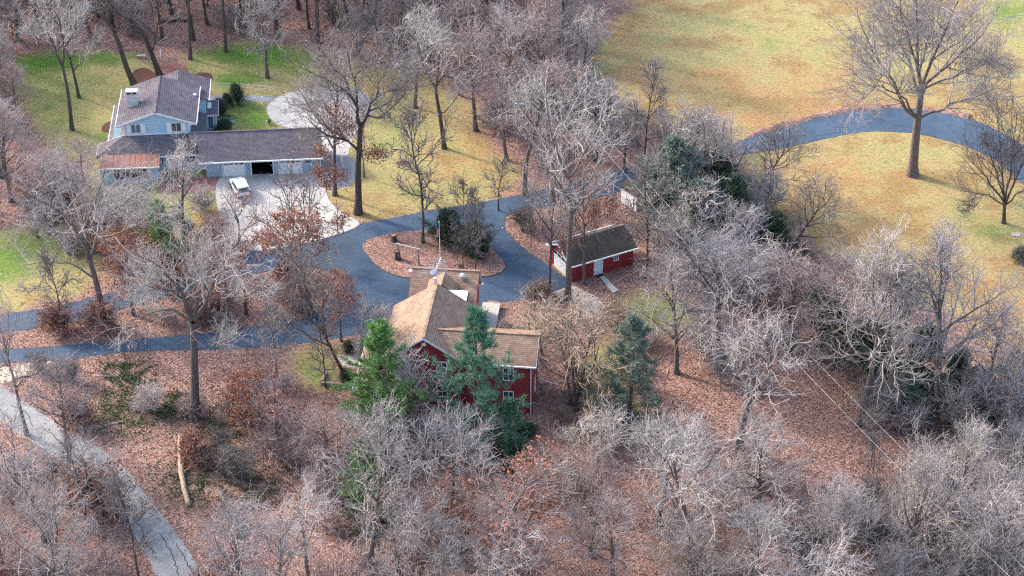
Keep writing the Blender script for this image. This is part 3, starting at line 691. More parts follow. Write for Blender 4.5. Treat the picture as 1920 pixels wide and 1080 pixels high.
MB().tube([(11.3, 6.0, 6.05), (11.3, 5.85, 5.7), (11.3, 5.85, .4), (12.0, 5.6, .2), (13.4, 5.2, .1)], .06).build('downspout', M['trim'], RH)
MB().tube([(9.7, -.08, 1.3), (9.7, -.08, 0)], .05).build('standpipe', M['white'], RH)
# rear wing, steep behind
m = MB().prism([(3.5, 13.5, 0), (3.5, 18.2, 0), (3.5, 18.2, 3.9), (3.5, 17.3, 5.85), (3.5, 13.5, 3.95)], (-.2, 0, 0)); m.build('rear_gable', M['red'], RH)
m = MB().prism([(-3.4, 13.5, 0), (-3.4, 18.2, 0), (-3.4, 18.2, 3.9), (-3.4, 17.3, 5.85), (-3.4, 13.5, 3.95)], (.2, 0, 0)); m.build('rear_gable', M['red'], RH)
part('rear_wall', 'red', RH, (-3.2, 3.3, 13.5, 13.65, 0, 3.9), (-3.2, 3.3, 18.0, 18.2, 0, 3.8))
m = MB().slab([(-3.75, 13.1, 3.85), (3.7, 13.1, 3.85), (3.7, 17.3, 6.02), (-3.75, 17.3, 6.02)], T); rr = m.build('rear_roof', M['rroof_x'], RH)
m = MB().slab([(-3.75, 18.45, 3.7), (-3.75, 17.3, 6.017), (3.7, 17.3, 6.017), (3.7, 18.45, 3.7)], .1); m.build('rear_roof', M['rroof_x'], RH)
part('ridge_cap', 'rroof_x', RH, (-3.77, 3.72, 17.16, 17.44, 5.96, 6.08))
edge(RH, 'rake_board', (3.76, 17.3, 6.0), (3.76, 18.5, 3.66), .22, .05, 'white'); edge(RH, 'rake_board', (3.76, 13.1, 3.83), (3.76, 17.28, 6.0), .16, .04, 'red')
part('floodlight', 'white', RH, (3.6, 3.95, 18.25, 18.5, 3.45, 3.65)); part('rear_box', 'white', RH, (-4.2, -3.78, 17.5, 17.9, 5.0, 5.35))
window(RH, '+x', 3.5, 15.2, 15.9, 1.3, 2.6, 1, 2, .08)
MB().lathe([(.18, 0), (.18, .28), (.30, .32), (.33, .5), (.28, .68), (.12, .8), (0, .82)], (1.95, 16.25, 5.45), 16).build('turbine_vent', M['aluminium'], RH, True)
# link with the white membrane roof and the small tan gable
part('link_wall', 'red', RH, (-1.6, 2.75, 9.9, 13.4, 0, 5.75)); part('link_roof', 'membrane', RH, (.15, 2.95, 9.8, 13.25, 5.88, 6.02)); part('link_fascia', 'black', RH, (2.955, 3.03, 9.8, 13.27, 5.72, 6.0))
for sx in (-1, 1):
    m = MB().slab([(.05, 10.2, 6.95), (.05 + sx * 1.75, 10.2, 5.4), (.05 + sx * 1.75, 16.0, 5.4), (.05, 16.0, 6.55)], .14) if sx < 0 else MB().slab([(.05, 13.28, 6.73), (1.6, 13.28, 5.35), (1.6, 15.8, 5.1), (.05, 16.0, 6.55)], .14)
    m.build('small_gable_roof', M['rroof_y'], RH)
m = MB().prism([(-1.5, 15.95, 5.0), (1.5, 15.95, 5.0), (.05, 15.95, 6.4)], (0, -.12, 0)); m.build('small_gable_wall', M['red'], RH)
MB().lathe([(.15, 0), (.15, .75), (.22, .78), (.22, .95), (.0, 1.02)], (-.25, 10.7, 8.15), 12).build('flue_pipe', M['aluminium'], RH)
# antenna
an = MB().tube([(-.1, 10.75, 7.8), (-.1, 10.75, 10.9)], .035, 6).build('antenna_mast', M['aluminium'], RH)
MB().tube([(-.25, 10.1, 10.0), (.15, 12.6, 10.5)], .04, 6).build('antenna_boom', M['aluminium'], an)
for i in range(9):
    t_ = i / 8; c = Vector((-.25, 10.1, 10.0)).lerp(Vector((.15, 12.6, 10.5)), t_); L = 1.55 - 1.15 * t_
    MB().tube([c - Vector((L, -.1 * L, 0)), c + Vector((L, -.1 * L, 0))], .02, 5).build('antenna_element', M['aluminium'], an)
dish = MB().lathe([(.0, 0), (.18, .03), (.3, .1)], (0, 0, 0), 14).build('dish', M['white'], an, True, (-.45, 10.2, 10.15)); dish.rotation_euler = (R(70), 0, R(30))

# ------------------------------------------------------------------ red shed
SH = empty('red_shed', (6.8, 190.9, 0), R(28), 'small barn red garage shed with dark mossy roof and white doors', 'shed')
part('wall', 'red_v', SH, (.0, 8.1, 0, .15, 0, 2.55), (.0, 8.1, 4.65, 4.8, 0, 2.55))
m = MB().prism([(8.1, .152, 0), (8.1, 4.648, 0), (8.1, 4.648, 2.6), (8.1, 2.4, 3.85), (8.1, .152, 2.6)], (-.15, 0, 0)); m.build('gable_wall', M['red_v'], SH)
m = MB().prism([(0, .152, 2.25), (0, 4.648, 2.25), (0, 4.648, 2.6), (0, 2.4, 3.85), (0, .152, 2.6)], (.15, 0, 0)); m.build('gable_wall', M['red_v'], SH)
part('door_pier', 'red_v', SH, (0, .15, .152, .75, 0, 2.25), (0, .15, 4.2, 4.648, 0, 2.25))
garage_door(SH, .75, 4.2, 0, '-x', 2.22); part('door_sill', 'yellow', SH, (-.12, -.02, .7, 4.25, .02, .14))
for pts in ([(-.45, -.42, 2.42), (8.5, -.42, 2.42), (8.5, 2.4, 4.04), (-.45, 2.4, 4.04)], [(8.5, 5.22, 2.42), (-.45, 5.22, 2.42), (-.45, 2.4, 4.037), (8.5, 2.4, 4.037)]):
    MB().slab(pts, .12).build('roof', M['shed_roof'], SH)
for y in (-.42, 5.22): edge(SH, 'rake_board', (-.49, y, 2.42), (-.49, 2.4, 4.03), .2, .05, 'white'); edge(SH, 'rake_board', (8.54, y, 2.42), (8.54, 2.4, 4.03), .2, .05, 'white')
edge(SH, 'gutter', (-.5, -.49, 2.42), (8.55, -.49, 2.42), .14, .1, 'white'); edge(SH, 'gutter', (-.5, 5.29, 2.42), (8.55, 5.29, 2.42), .14, .1, 'white')
part('door', 'door_blue', SH, (3.0, 3.95, -.05, -.002, .08, 2.16)); part('door_trim', 'white', SH, (2.88, 2.998, -.07, -.002, .05, 2.27), (3.952, 4.07, -.07, -.002, .05, 2.27), (3.0, 3.95, -.07, -.002, 2.162, 2.27)); part('door_step', 'black', SH, (3.0, 4.0, -.5, -.08, .01, .06))
window(SH, '-y', 0, 5.55, 6.1, 1.3, 1.9, 2, 2, .08)
# ------------------------------------------------------------------ white shed mostly hidden by the cedars
p = G(1172, 392)
WS = empty('white_shed', (p.x + 1.3, p.y + 1.2, 0), R(38), 'narrow white shed end showing between the dark cedars', 'shed')
part('wall', 'white', WS, (-1.1, 1.1, -1.4, 1.4, 0, 2.3))
for sx in (-1, 1): MB().slab([(sx * 1.3, -1.6, 2.2), (sx * 1.3, 1.6, 2.2), (0, 1.6, 3.0), (0, -1.6, 3.0)], .08).build('roof', M['shed_roof'], WS)
MB().prism([(-1.1, -1.4, 2.3), (1.1, -1.4, 2.3), (0, -1.4, 2.92)], (0, .08, 0)).build('gable_wall', M['white'], WS)

# ------------------------------------------------------------------ white SUV, tail towards us
p = (G(441, 346) + G(460, 374)) / 2
CAR = empty('parked_suv', (p.x, p.y, .04), R(22), 'white SUV parked on the concrete apron by the garage', 'car')
CAR.scale = (.94, .94, .92)
prof = [(-2.2, .42), (-2.28, .75), (-2.22, 1.02), (-1.95, 1.72), (-1.75, 1.80), (.35, 1.80), (1.15, 1.18), (2.05, 1.04), (2.25, .82), (2.25, .42)]
m = MB(); n0 = []
for sx, k in ((-1, .93), (-1, 1), (1, 1), (1, .93)):
    ring = []
    for i, (y, z) in enumerate(prof):
        tuck = .16 if z > 1.25 else 0.0
        x = sx * (.92 - tuck) if k == 1 else sx * (.84 - tuck)
        zz = z if k == 1 else z + (.03 if z > 1.25 else 0)
        m.v.append((x, y, zz)); ring.append(len(m.v) - 1)
    n0.append(ring)
for a, b in zip(n0[:-1], n0[1:]):
    for i in range(len(prof)):
        j = (i + 1) % len(prof); m.f.append((a[i], a[j], b[j], b[i])); m.m.append(0)
m.f.append(tuple(n0[0])); m.m.append(0); m.f.append(tuple(reversed(n0[-1]))); m.m.append(0)
m.build('body', M['car'], CAR)
MB().prism([(-.70, -2.19, 1.10), (.70, -2.19, 1.10), (.62, -1.985, 1.66), (-.62, -1.985, 1.66)], (0, -.03, .012)).build('rear_window', M['glass'], CAR)
MB().prism([(-.68, 1.10, 1.24), (.68, 1.10, 1.24), (.62, .44, 1.76), (-.62, .44, 1.76)], (0, .03, .035)).build('windshield', M['glass'], CAR)
for sx in (-1, 1):
    for y0, y1 in ((-1.75, -.95), (-.88, -.05), (.02, .62)):
        MB().prism([(sx * .86, y0, 1.16), (sx * .86, y1, 1.16), (sx * .775, y1 - (.25 if y1 > .5 else 0), 1.66), (sx * .775, y0 + (.12 if y0 < -1.5 else 0), 1.66)], (sx * .03, 0, .0)).build('side_window', M['glass'], CAR)
    for y in (-1.42, 1.42):
        wl = empty('wheel', (sx * .80, y, .35)); wl.parent = CAR; wl.rotation_euler = (0, R(90), 0)
        MB().lathe([(.2, -.11), (.33, -.11), (.36, -.06), (.36, .06), (.33, .11), (.2, .11), (.2, -.11)], sides=20).build('tyre', M['tyre'], wl, True); MB().lathe([(0, -.1), (.2, -.1), (.2, .1), (0, .1)], sides=16).build('rim', M['rim'], wl)
    MB().box(min(sx * .70, sx * .93), max(sx * .70, sx * .93), -2.31, -2.2, .85, 1.2).build('tail_light', M['redlamp'], CAR); MB().box(min(sx * .58, sx * .88), max(sx * .58, sx * .88), 2.2, 2.28, .74, .9).build('headlight', M['aluminium'], CAR)
    MB().box(min(sx * .93, sx * 1.1), max(sx * .93, sx * 1.1), .5, .62, 1.15, 1.3).build('mirror', M['car'], CAR); MB().box(min(sx * .62, sx * .66), max(sx * .62, sx * .66), -1.5, .1, 1.85, 1.89).build('roof_rail', M['aluminium'], CAR)
MB().box(-.9, .9, -2.38, -2.2, .40, .62).build('rear_bumper', M['black'], CAR); MB().box(-.26, .26, -2.315, -2.29, .72, .86).build('number_plate', M['trim'], CAR); MB().box(-.9, .9, 2.2, 2.34, .40, .6).build('front_bumper', M['black'], CAR)

# ------------------------------------------------------------------ deck, bin and rails by the red house
ang = R(-5.9); ca, sa = math.cos(ang), math.sin(ang)
rw = lambda x, y, z=0: (-9 + x * ca - y * sa, 167 + x * sa + y * ca, z)
DK = empty('deck', rw(4.7, 17.0), ang, 'pale plank deck beside the red house', 'deck')
for i in range(16): MB().box(-.95, .95, -2.5 + i * .31, -2.5 + i * .31 + .285, .44, .49).build('plank', M['palewood'], DK)
MB().box(-.95, .95, 2.47, 2.57, .05, .5).build('rim_beam', M['palewood'], DK); MB().box(.955, 1.02, -2.5, 2.46, .2, .5).build('rim_beam', M['palewood'], DK)
for x, y in ((-.85, -2.3), (.85, -2.3), (-.85, 2.3), (.85, 2.3), (.85, 0)): MB().box(x - .06, x + .06, y - .06, y + .06, 0, .44).build('leg', M['wood'], DK)
BN = empty('wheelie_bin', rw(4.75, 14.2), ang, 'dark green bin standing at the deck end', 'bin')
MB().prism([(-.28, -.28, .06), (.28, -.28, .06), (.28, .28, .06), (-.28, .28, .06)], (0, 0, .95)).build('body', M['green_bin'], BN); MB().prism([(-.32, -.34, 1.01), (.32, -.34, 1.01), (.32, .33, 1.06), (-.32, .33, 1.06)], (0, 0, .05)).build('lid', M['green_bin'], BN)
for sx in (-.27, .27): w_ = MB().lathe([(0, -.03), (.12, -.03), (.12, .03), (0, .03)], sides=12).build('wheel', M['tyre'], BN, loc=(sx, .3, .12)); w_.rotation_euler = (0, R(90), 0)
FN = empty('wooden_railing', rw(6.0, 13.4), ang, 'dark wooden railing beyond the wing roof ridge', 'railing')
for x in (0, 1.1, 2.2): MB().box(x - .05, x + .05, -.05, .05, 0, 1.3).build('post', M['wood'], FN)
for z in (.35, .75, 1.22): MB().box(.0, 2.2, .052, .09, z, z + .09).build('rail', M['wood'], FN)

# ------------------------------------------------------------------ things on the planting island
def flagpole():
    b = G(826, 499); o = empty('flagpole', (b.x, b.y, .1), 0, 'slim white flagpole with a limp striped flag on the island', 'flagpole')
    MB().tube([(0, 0, 0), (-.05, 0, 5.9)], [.06, .035], 8).build('pole', M['white'], o); MB().lathe([(0, -.08), (.08, 0), (0, .08)], (-.05, 0, 5.95), 10).build('finial', M['yellow'], o)
    m = MB(); N = 14
    for i in range(N):
        for j in range(9):
            def pt(a, b_): return (-.10 - .34 * b_ - .07 * math.sin(a * 5 + b_ * 3) * b_, .10 * math.sin(b_ * 9 + a * 2), 5.75 - a * 1.75 - .28 * b_)
            a0, a1, b0, b1 = i / N, (i + 1) / N, j / 9, (j + 1) / 9
            m.face([pt(a0, b0), pt(a1, b0), pt(a1, b1), pt(a0, b1)], 2 if (a0 < .42 and b0 < .6) else (0 if (j + i // 5) % 2 else 1))
    m.build('flag', [M['flag_red'], M['flag_white'], M['flag_blue']], o, fix=False)
flagpole()
a, b = G(747, 489), G(785, 498)
FR = empty('garden_gateway', ((a.x + b.x) / 2, (a.y + b.y) / 2, .1), math.atan2(b.y - a.y, b.x - a.x), 'rustic wooden post and beam frame on the leafy island', 'gateway')
L = (b - a).length / 2
for sx in (-1, 1): MB().tube([(sx * L, 0, 0), (sx * L, 0, 2.1)], [.13, .11], 8).build('post', M['wood'], FR)
MB().tube([(-L - .2, 0, 2.2), (L + .25, 0, 2.15)], [.10, .09], 8).build('beam', M['palewood'], FR)
def stump(px, py, r, h, label, z=0):
    p = G(px, py); rg = random.Random(px); m = MB(); S = 14; rad = [rg.uniform(.85, 1.15) for _ in range(S)]
    for z_, k in ((0, 1.35), (.15, 1.08), (h * .6, .95), (h, .93)):
        for i in range(S):
            t_ = 2 * math.pi * i / S; m.v.append((r * k * rad[i] * math.cos(t_), r * k * rad[i] * math.sin(t_), z_ + (rg.uniform(-.12, .12) * h if z_ == h else 0)))
    for j in range(3):
        for i in range(S): a_, b_ = j * S + i, j * S + (i + 1) % S; m.f.append((a_, b_, b_ + S, a_ + S)); m.m.append(0)
    o = empty('tree_stump', (p.x, p.y, z), rg.uniform(0, 6), label, 'stump'); m.build('bark', M['darkbark'], o)
    MB().lathe([(r * .86, h * .97), (0, h * 1.0)], sides=14).build('cut_top', M['wood'], o)
stump(739, 453, .36, .8, 'rough tree stump near the driveway edge of the island', .1)
stump(746, 487, .34, 1.1, 'tall dark stump against the wooden frame post', .1)
stump(1001, 576, .38, .7, 'dark stump in the leaves beside the gravel pad')
stump(401, 600, .5, 1.3, 'thick dark stump between the two driveway branches')
stump(424, 563, .25, .7, 'small dark stump near the upper driveway branch')
stump(462, 590, .18, 1.8, 'slim broken snag in the leafy driveway median')
# fallen log and timber edging
def log_thing(px, r0, r1, label, mat='log', name='fallen_log'):
    P = catmull([G(x, y) for x, y in px], 4, False); n = len(P); rg = random.Random(px[0][0])
    rad = [r0 + (r1 - r0) * i / (n - 1) for i in range(n)]; o = empty(name, P[0], 0, label, 'log')
    MB().tube([(q.x - P[0].x + rg.uniform(-.04, .04), q.y - P[0].y, rad[i] * .85) for i, q in enumerate(P)], rad, 10).build('trunk', M[mat], o, True)
    q = P[n // 2] - P[0]; MB().tube([(q.x, q.y, r1), (q.x + .8, q.y + .5, .5), (q.x + 1.5, q.y + .7, .7)], [.09, .06, .03], 6).build('broken_branch', M[mat], o)
log_thing([(342, 822), (338, 850), (341, 890), (346, 920), (354, 950)], .34, .24, 'pale peeling log lying across the dark ivy')
log_thing([(300, 44), (330, 40), (352, 41)], .2, .14, 'fallen dark log on the leaf litter in the far wood', 'darkbark')
log_thing([(1900, 1072), (1860, 1030), (1830, 985)], .12, .08, 'thin fallen trunk leaning through the grey thicket', 'darkbark')
TW = empty('timber_edging', (0, 0, 0), 0, 'low timber retaining edge below the red house walk', 'retaining wall')
def beam(o, a, b, w, h, mat, name='timber'):
    a, b = Vector(a), Vector(b); d = (b - a).normalized(); n = Vector((-d.y, d.x, 0)) * w / 2
    MB().prism([a + n, a - n, a - n + Vector((0, 0, h)), a + n + Vector((0, 0, h))], b - a).build(name, M[mat], o)
for k in range(2): beam(TW, G(603, 722) + Vector((0, 0, k * .21)), G(664, 727) + Vector((0, 0, k * .21)), .3, .2, 'wood'); beam(TW, G(604, 718) + Vector((0, 0, k * .21)), G(612, 700) + Vector((0, 0, k * .21)), .3, .2, 'wood')
TP = empty('timber_border', (0, 0, 0), 0, 'pale timber along the gravel pad edge', 'border'); beam(TP, G(1110, 604), G(1142, 594), .2, .15, 'palewood')
# stepping boards at the shed door
for i, (q, lb) in enumerate((([(1124, 521), (1133, 518), (1146, 532), (1137, 535)], 'upper pale board step at the shed door'), ([(1136, 535), (1146, 532), (1160, 546), (1149, 550)], 'lower pale board step away from the shed door'))):
    o = empty('board_step', G(*q[0]), 0, lb, 'step'); P = [G(*k) - G(*q[0]) for k in q]
    for j in range(3):
        f = lambda t_: (P[0].lerp(P[1], t_), P[3].lerp(P[2], t_)); a0, b0 = f(j / 3 + .01); a1, b1 = f((j + 1) / 3 - .01)
        MB().slab([v + Vector((0, 0, .12)) for v in (a0, a1, b1, b0)], .1).build('plank', M['palewood'], o)
# lawn ornaments and rails near the blue house
p = G(436, 240); o = empty('bird_bath', p, 0, 'blue glazed bird bath on the lawn behind the garage', 'bird bath')
MB().lathe([(.16, 0), (.06, .08), (.05, .75), (.1, .8)], sides=12).build('pedestal', M['palewood'], o, True); MB().lathe([(.0, .8), (.25, .82), (.42, .95), (.38, .95), (.0, .87)], sides=18).build('bowl', M['bowl'], o, True)
p = G(505, 233); o = empty('floodlight', p, 0, 'small black and white spotlight on the lawn edge', 'spotlight')
MB().lathe([(.05, 0), (.05, .35)], sides=8).build('stake', M['black'], o); h_ = MB().lathe([(0, -.2), (.2, -.18), (.24, .12), (0, .14)], sides=12).build('lamp_head', M['black'], o, loc=(0, 0, .5)); h_.rotation_euler = (R(60), 0, R(-50))
MB().box(-.45, -.2, -.05, .08, .3, .5).build('box', M['white'], o)
RL = empty('handrail', G(395, 172), 0, 'white metal handrail along the walkway to the blue house', 'railing')
q0, q1, q2 = G(396, 170) - G(395, 172), G(440, 168) - G(395, 172), G(518, 175) - G(395, 172)
for z in (.5, .95): MB().tube([q0 + Vector((0, 0, z)), q1 + Vector((0, 0, z)), q2 + Vector((0, 0, z))], .03, 6).build('rail', M['aluminium'], RL)
for k in range(8): c = (q0.lerp(q1, k / 3) if k < 4 else q1.lerp(q2, (k - 3) / 4)); MB().tube([c, c + Vector((0, 0, .95))], .03, 6).build('post', M['aluminium'], RL)
for (x, y, lb) in ((492, 194, 'white post at the walkway end by the turnaround'), (717, 182, 'white post on the far lawn beside the turnaround'), (598, 154, 'white post on the lawn behind the big bare oak'), (302, 106, 'thin white post at the edge of the far wood')):
    o = tag(MB().lathe([(.08, 0), (.08, 1.0), (.05, 1.06), (0, 1.07)], sides=10).build('marker_post', M['white'], loc=G(x, y)), lb, 'post')
p = G(265, 109); o = empty('garden_bench', p, 0, 'pale bench by a mulch ring at the wood edge', 'bench')
MB().box(-.6, .6, -.2, .2, .4, .46).build('seat', M['palewood'], o)
for sx in (-.5, .5): MB().box(sx - .05, sx + .05, -.16, .16, 0, .4).build('leg', M['wood'], o)
# power lines with their pole among the trees
pole = G(1098, 338); o = empty('utility_pole', pole, R(35), 'wooden utility pole hidden among the trees above the cedars', 'utility pole')
MB().tube([(0, 0, 0), (0, 0, 8.6)], [.16, .11], 10).build('pole', M['wood'], o); MB().box(-.8, .8, -.06, .06, 8.0, 8.14).build('crossarm', M['wood'], o)
def wire(a, b, sag, r, label):
    P = [a.lerp(b, t_ / 24) - Vector((0, 0, sag * 4 * (t_ / 24) * (1 - t_ / 24))) for t_ in range(25)]
    return tag(MB().tube([p - a for p in P], r, 5).build('power_line', M['cable'], loc=a), label, 'cable')
end = G(1960, 1130, 7.5)
wire(pole + Vector((-.6, -.4, 8.2)), end + Vector((-.7, 0, 0)), 1.6, .017, 'lower of two pale wires slanting over the right thicket')
wire(pole + Vector((.6, .4, 8.2)), end + Vector((.9, .3, .3)), 1.2, .013, 'upper of two pale wires slanting over the right thicket')
wire(G(1146, 531, .3), G(1262, 473, 2.5), .1, .02, 'thin wire rising from beside the red shed')
p = G(1905, 440); tag(MB().slab([(-.5, -.35, .08), (.5, -.3, .07), (.45, .35, .08), (-.45, .3, .1)], .08).build('stone_slab', M['concrete'], loc=p), 'flat pale stone slab in the grass under the right edge tree', 'slab')
# ------------------------------------------------------------------ trees: vectorised branch growth
def norm(a): return a / (np.linalg.norm(a, axis=-1, keepdims=True) + 1e-9)
def grow(rg, P, D, L, k, wander, up):
    pts, d, p = [P], norm(D), P
    for i in range(k):
        d = norm(d + rg.normal(0, wander, d.shape) + np.array([0, 0, up]))
        p = p + d * (L / k)[:, None]
        pts.append(p)
    return np.stack(pts, 1)
def spawn(rg, pts, rad, n, t0, t1, a0, a1, flat=0.0):
    N, K, _ = pts.shape
    t = (np.arange(n)[None, :] + rg.uniform(0, 1, (N, n))) / n
    t = t0 + (t1 - t0) * t
    f = t * (K - 1); i = np.minimum(f.astype(int), K - 2); u = f - i
    ar = np.arange(N)[:, None]
    A, B = pts[ar, i], pts[ar, i + 1]
    P = A + (B - A) * u[..., None]; T = norm(B - A)
    rr = rad[ar, i] * (1 - u) + rad[ar, i + 1] * u
    X = rg.normal(0, 1, T.shape); X[..., 2] += flat
    X = norm(X - (X * T).sum(-1, keepdims=True) * T)
    a = rg.uniform(a0, a1, t.shape)[..., None]
    D = np.cos(a) * T + np.sin(a) * X
    return P.reshape(-1, 3), D.reshape(-1, 3), rr.ravel(), t.ravel(), np.repeat(np.arange(N), n)
def taper(r0, r1, k, pw=1.0):
    s = np.linspace(0, 1, k + 1)[None, :] ** pw
    return r0[:, None] * (1 - s) + r1[:, None] * s
def tubes(pts, rad, sides):
    N, K, _ = pts.shape
    T = np.empty_like(pts); T[:, 1:-1] = pts[:, 2:] - pts[:, :-2]; T[:, 0] = pts[:, 1] - pts[:, 0]; T[:, -1] = pts[:, -1] - pts[:, -2]
    T = norm(T)
    ref = np.where(np.abs(T[:, :1, 2:3]) < .8, np.array([0, 0, 1.0]), np.array([1.0, 0, 0]))
    U = norm(np.cross(T, np.broadcast_to(ref, T.shape))); W = np.cross(T, U)
    a = 2 * np.pi * np.arange(sides) / sides
    V = pts[:, :, None] + rad[:, :, None, None] * (np.cos(a)[None, None, :, None] * U[:, :, None] + np.sin(a)[None, None, :, None] * W[:, :, None])
    ix = np.arange(N * K * sides).reshape(N, K, sides); nx_ = np.roll(ix, -1, 2)
    F = np.stack([ix[:, :-1], nx_[:, :-1], nx_[:, 1:], ix[:, 1:]], -1)
    return V.reshape(-1, 3), F.reshape(-1, 4)
def merge(parts):
    Vs, Fs, o = [], [], 0
    for V, F in parts: Vs.append(V); Fs.append(F + o); o += len(V)
    return np.concatenate(Vs), np.concatenate(Fs)
def to_env(P, D, R_, zc, az):
    S = np.array([R_, R_, az]); p, d = (P - np.array([0, 0, zc])) / S, D / S
    a, b, c = (d * d).sum(1), 2 * (p * d).sum(1), (p * p).sum(1) - 1
    return np.maximum((-b + np.sqrt(np.maximum(b * b - 4 * a * c, 0))) / (2 * a), 0.5)
def quads(rg, P, size, flat=0.0, asp=0.6):
    N = len(P)
    n = rg.normal(0, 1, (N, 3)); n[:, 2] += flat; n = norm(n)
    u = norm(np.cross(n, rg.normal(0, 1, (N, 3)))); w = np.cross(n, u)
    s = (size * rg.uniform(.6, 1.3, N))[:, None] / 2
    V = np.stack([P - u * s - w * s * asp, P + u * s - w * s * asp, P + u * s + w * s * asp, P - u * s + w * s * asp], 1).reshape(-1, 3)
    return V, np.arange(4 * N).reshape(N, 4)

def branches(rg, limbs, lrad, dens, wander, up, tw, R_):
    """second order branches down to twigs, grown from limb polylines"""
    L1 = np.linalg.norm(np.diff(limbs, axis=1), axis=2).sum(1)
    out = []
    n2 = max(3, int(round(8 * dens)))
    P, D, r, t, par = spawn(rg, limbs, lrad, n2, .16, 1.0, .45, 1.05, .25)
    L = L1[par] * (.58 - .30 * t) * rg.uniform(.6, 1.35, len(t)) + .4
    b2 = grow(rg, P, D, L, 5, wander, up); r2 = taper(np.clip(r * .65, .038, .11), np.full(len(r), .022), 5, .8); out.append(tubes(b2, r2, 4))
    P, D, r, t, par = spawn(rg, b2, r2, max(3, int(round(6 * dens))), .12, 1.0, .4, 1.1, .2)
    L = L[par] * (.56 - .24 * t) * rg.uniform(.5, 1.4, len(t)) + .25
    b3 = grow(rg, P, D, L, 3, wander * 1.15, up); r3 = taper(np.clip(r * .7, .02, .045), np.full(len(r), .014), 3); out.append(tubes(b3, r3, 3))
    P, D, r, t, par = spawn(rg, b3, r3, max(2, int(round(2.8 * tw))), .15, 1.0, .3, .9, .15)
    L = np.clip(L[par] * (.7 - .2 * t) * rg.uniform(.5, 1.4, len(t)), .25, 1.2)
    b4 = grow(rg, P, D, L, 2, wander * 1.2, up); r4 = taper(np.minimum(r * .8, .021), np.full(len(r), .009), 2); out.append(tubes(b4, r4, 3))
    return out, b4[:, -1], b3[:, -1]

def finish(name, trunk_parts, crown_parts, mt, mc, leaf=None, ml=None):
    V, F = merge(trunk_parts); me1 = quadmesh(name + '_trunk', V, F, M[mt])
    V, F = merge(crown_parts); me2 = quadmesh(name + '_crown', V, F, M[mc])
    out = {'trunk': me1, 'crown': me2}
    if leaf is not None: out['leaves'] = quadmesh(name + '_leaves', leaf[0], leaf[1], M[ml], False)
    return out

def bare_tree(name, seed, h=16, R_=6, zb=5, tr=.30, nl=10, ang=(.35, 1.25), wander=.16, up=.03, dens=1.0, tw=1.0, lean=0.0, mt='bark', mc='twig', leaves=0, ttop=.72, leafmat='rust', leafsize=.17, stems=1, kink=.05):
    rg = np.random.default_rng(seed)
    k = 9
    tp = []
    limbs_all, lr_all = [], []
    for s in range(stems):
        base = np.array([[rg.normal(0, .25), rg.normal(0, .25), -.1]]) if stems > 1 else np.array([[0, 0, -.1]])
        d0 = np.array([[lean + (rg.normal(0, .28) if stems > 1 else 0), (rg.normal(0, .28) if stems > 1 else 0), 1.0]])
        tk = grow(rg, base, d0, np.array([h * ttop]), k, kink, .02)
        r_ = tr * (rg.uniform(.6, 1) if stems > 1 else 1)
        rad = taper(np.array([r_]), np.array([r_ * .30]), k, .9); rad[:, 0] *= 1.45
        tp.append(tubes(tk, rad, 8))
        t0 = zb / (h * ttop) * .92
        nn = max(3, nl // stems)
        P, D, r, t, par = spawn(rg, tk, rad, nn, min(t0, .85), 1.0, .5, 1.0)
        az = rg.uniform(0, 6.28) + np.arange(nn) * 2.399 + rg.normal(0, .3, nn)
        u = np.linspace(0, 1, nn); el = ang[1] + (ang[0] - ang[1]) * u + rg.normal(0, .12, nn)
        D = np.stack([np.cos(az) * np.sin(el) + lean * .5, np.sin(az) * np.sin(el), np.cos(el)], 1); D = norm(D)
        zc, a_z = (zb * .8 + h) / 2, (h - zb * .8) / 2
        sh = np.array([lean * h * .5, 0, 0])
        L = to_env(P - sh, D, R_, zc, a_z) * rg.uniform(.72, 1.0, nn) * .88
        kk = 8
        lb = grow(rg, P, D, L, kk, wander, up)
        lr = taper(np.clip(r * .72, .04, tr * .6), np.full(nn, .022), kk, .75)
        limbs_all.append(lb); lr_all.append(lr); tp.append(tubes(lb, lr, 6))
    limbs, lr = np.concatenate(limbs_all), np.concatenate(lr_all)
    cp, tips, t3 = branches(rg, limbs, lr, dens, wander * 1.2, up, tw, R_)
    leaf = None
    if leaves:
        src = np.concatenate([tips, t3]); pick = src[rg.integers(0, len(src), leaves)] + rg.normal(0, .12, (leaves, 3))
        if leaves < 2600: # keep leaves on a side of the crown so they read as hanging patches
            c = src[rg.integers(0, len(src), 14)]
            w = np.exp(-((src[:, None] - c[None]) ** 2).sum(-1) / 1.6).max(1); pr = w / w.sum()
            pick = src[rg.choice(len(src), leaves, p=pr)] + rg.normal(0, .16, (leaves, 3))
        leaf = quads(rg, pick, leafsize)
    return finish(name, tp, cp, mt, mc, leaf, leafmat)

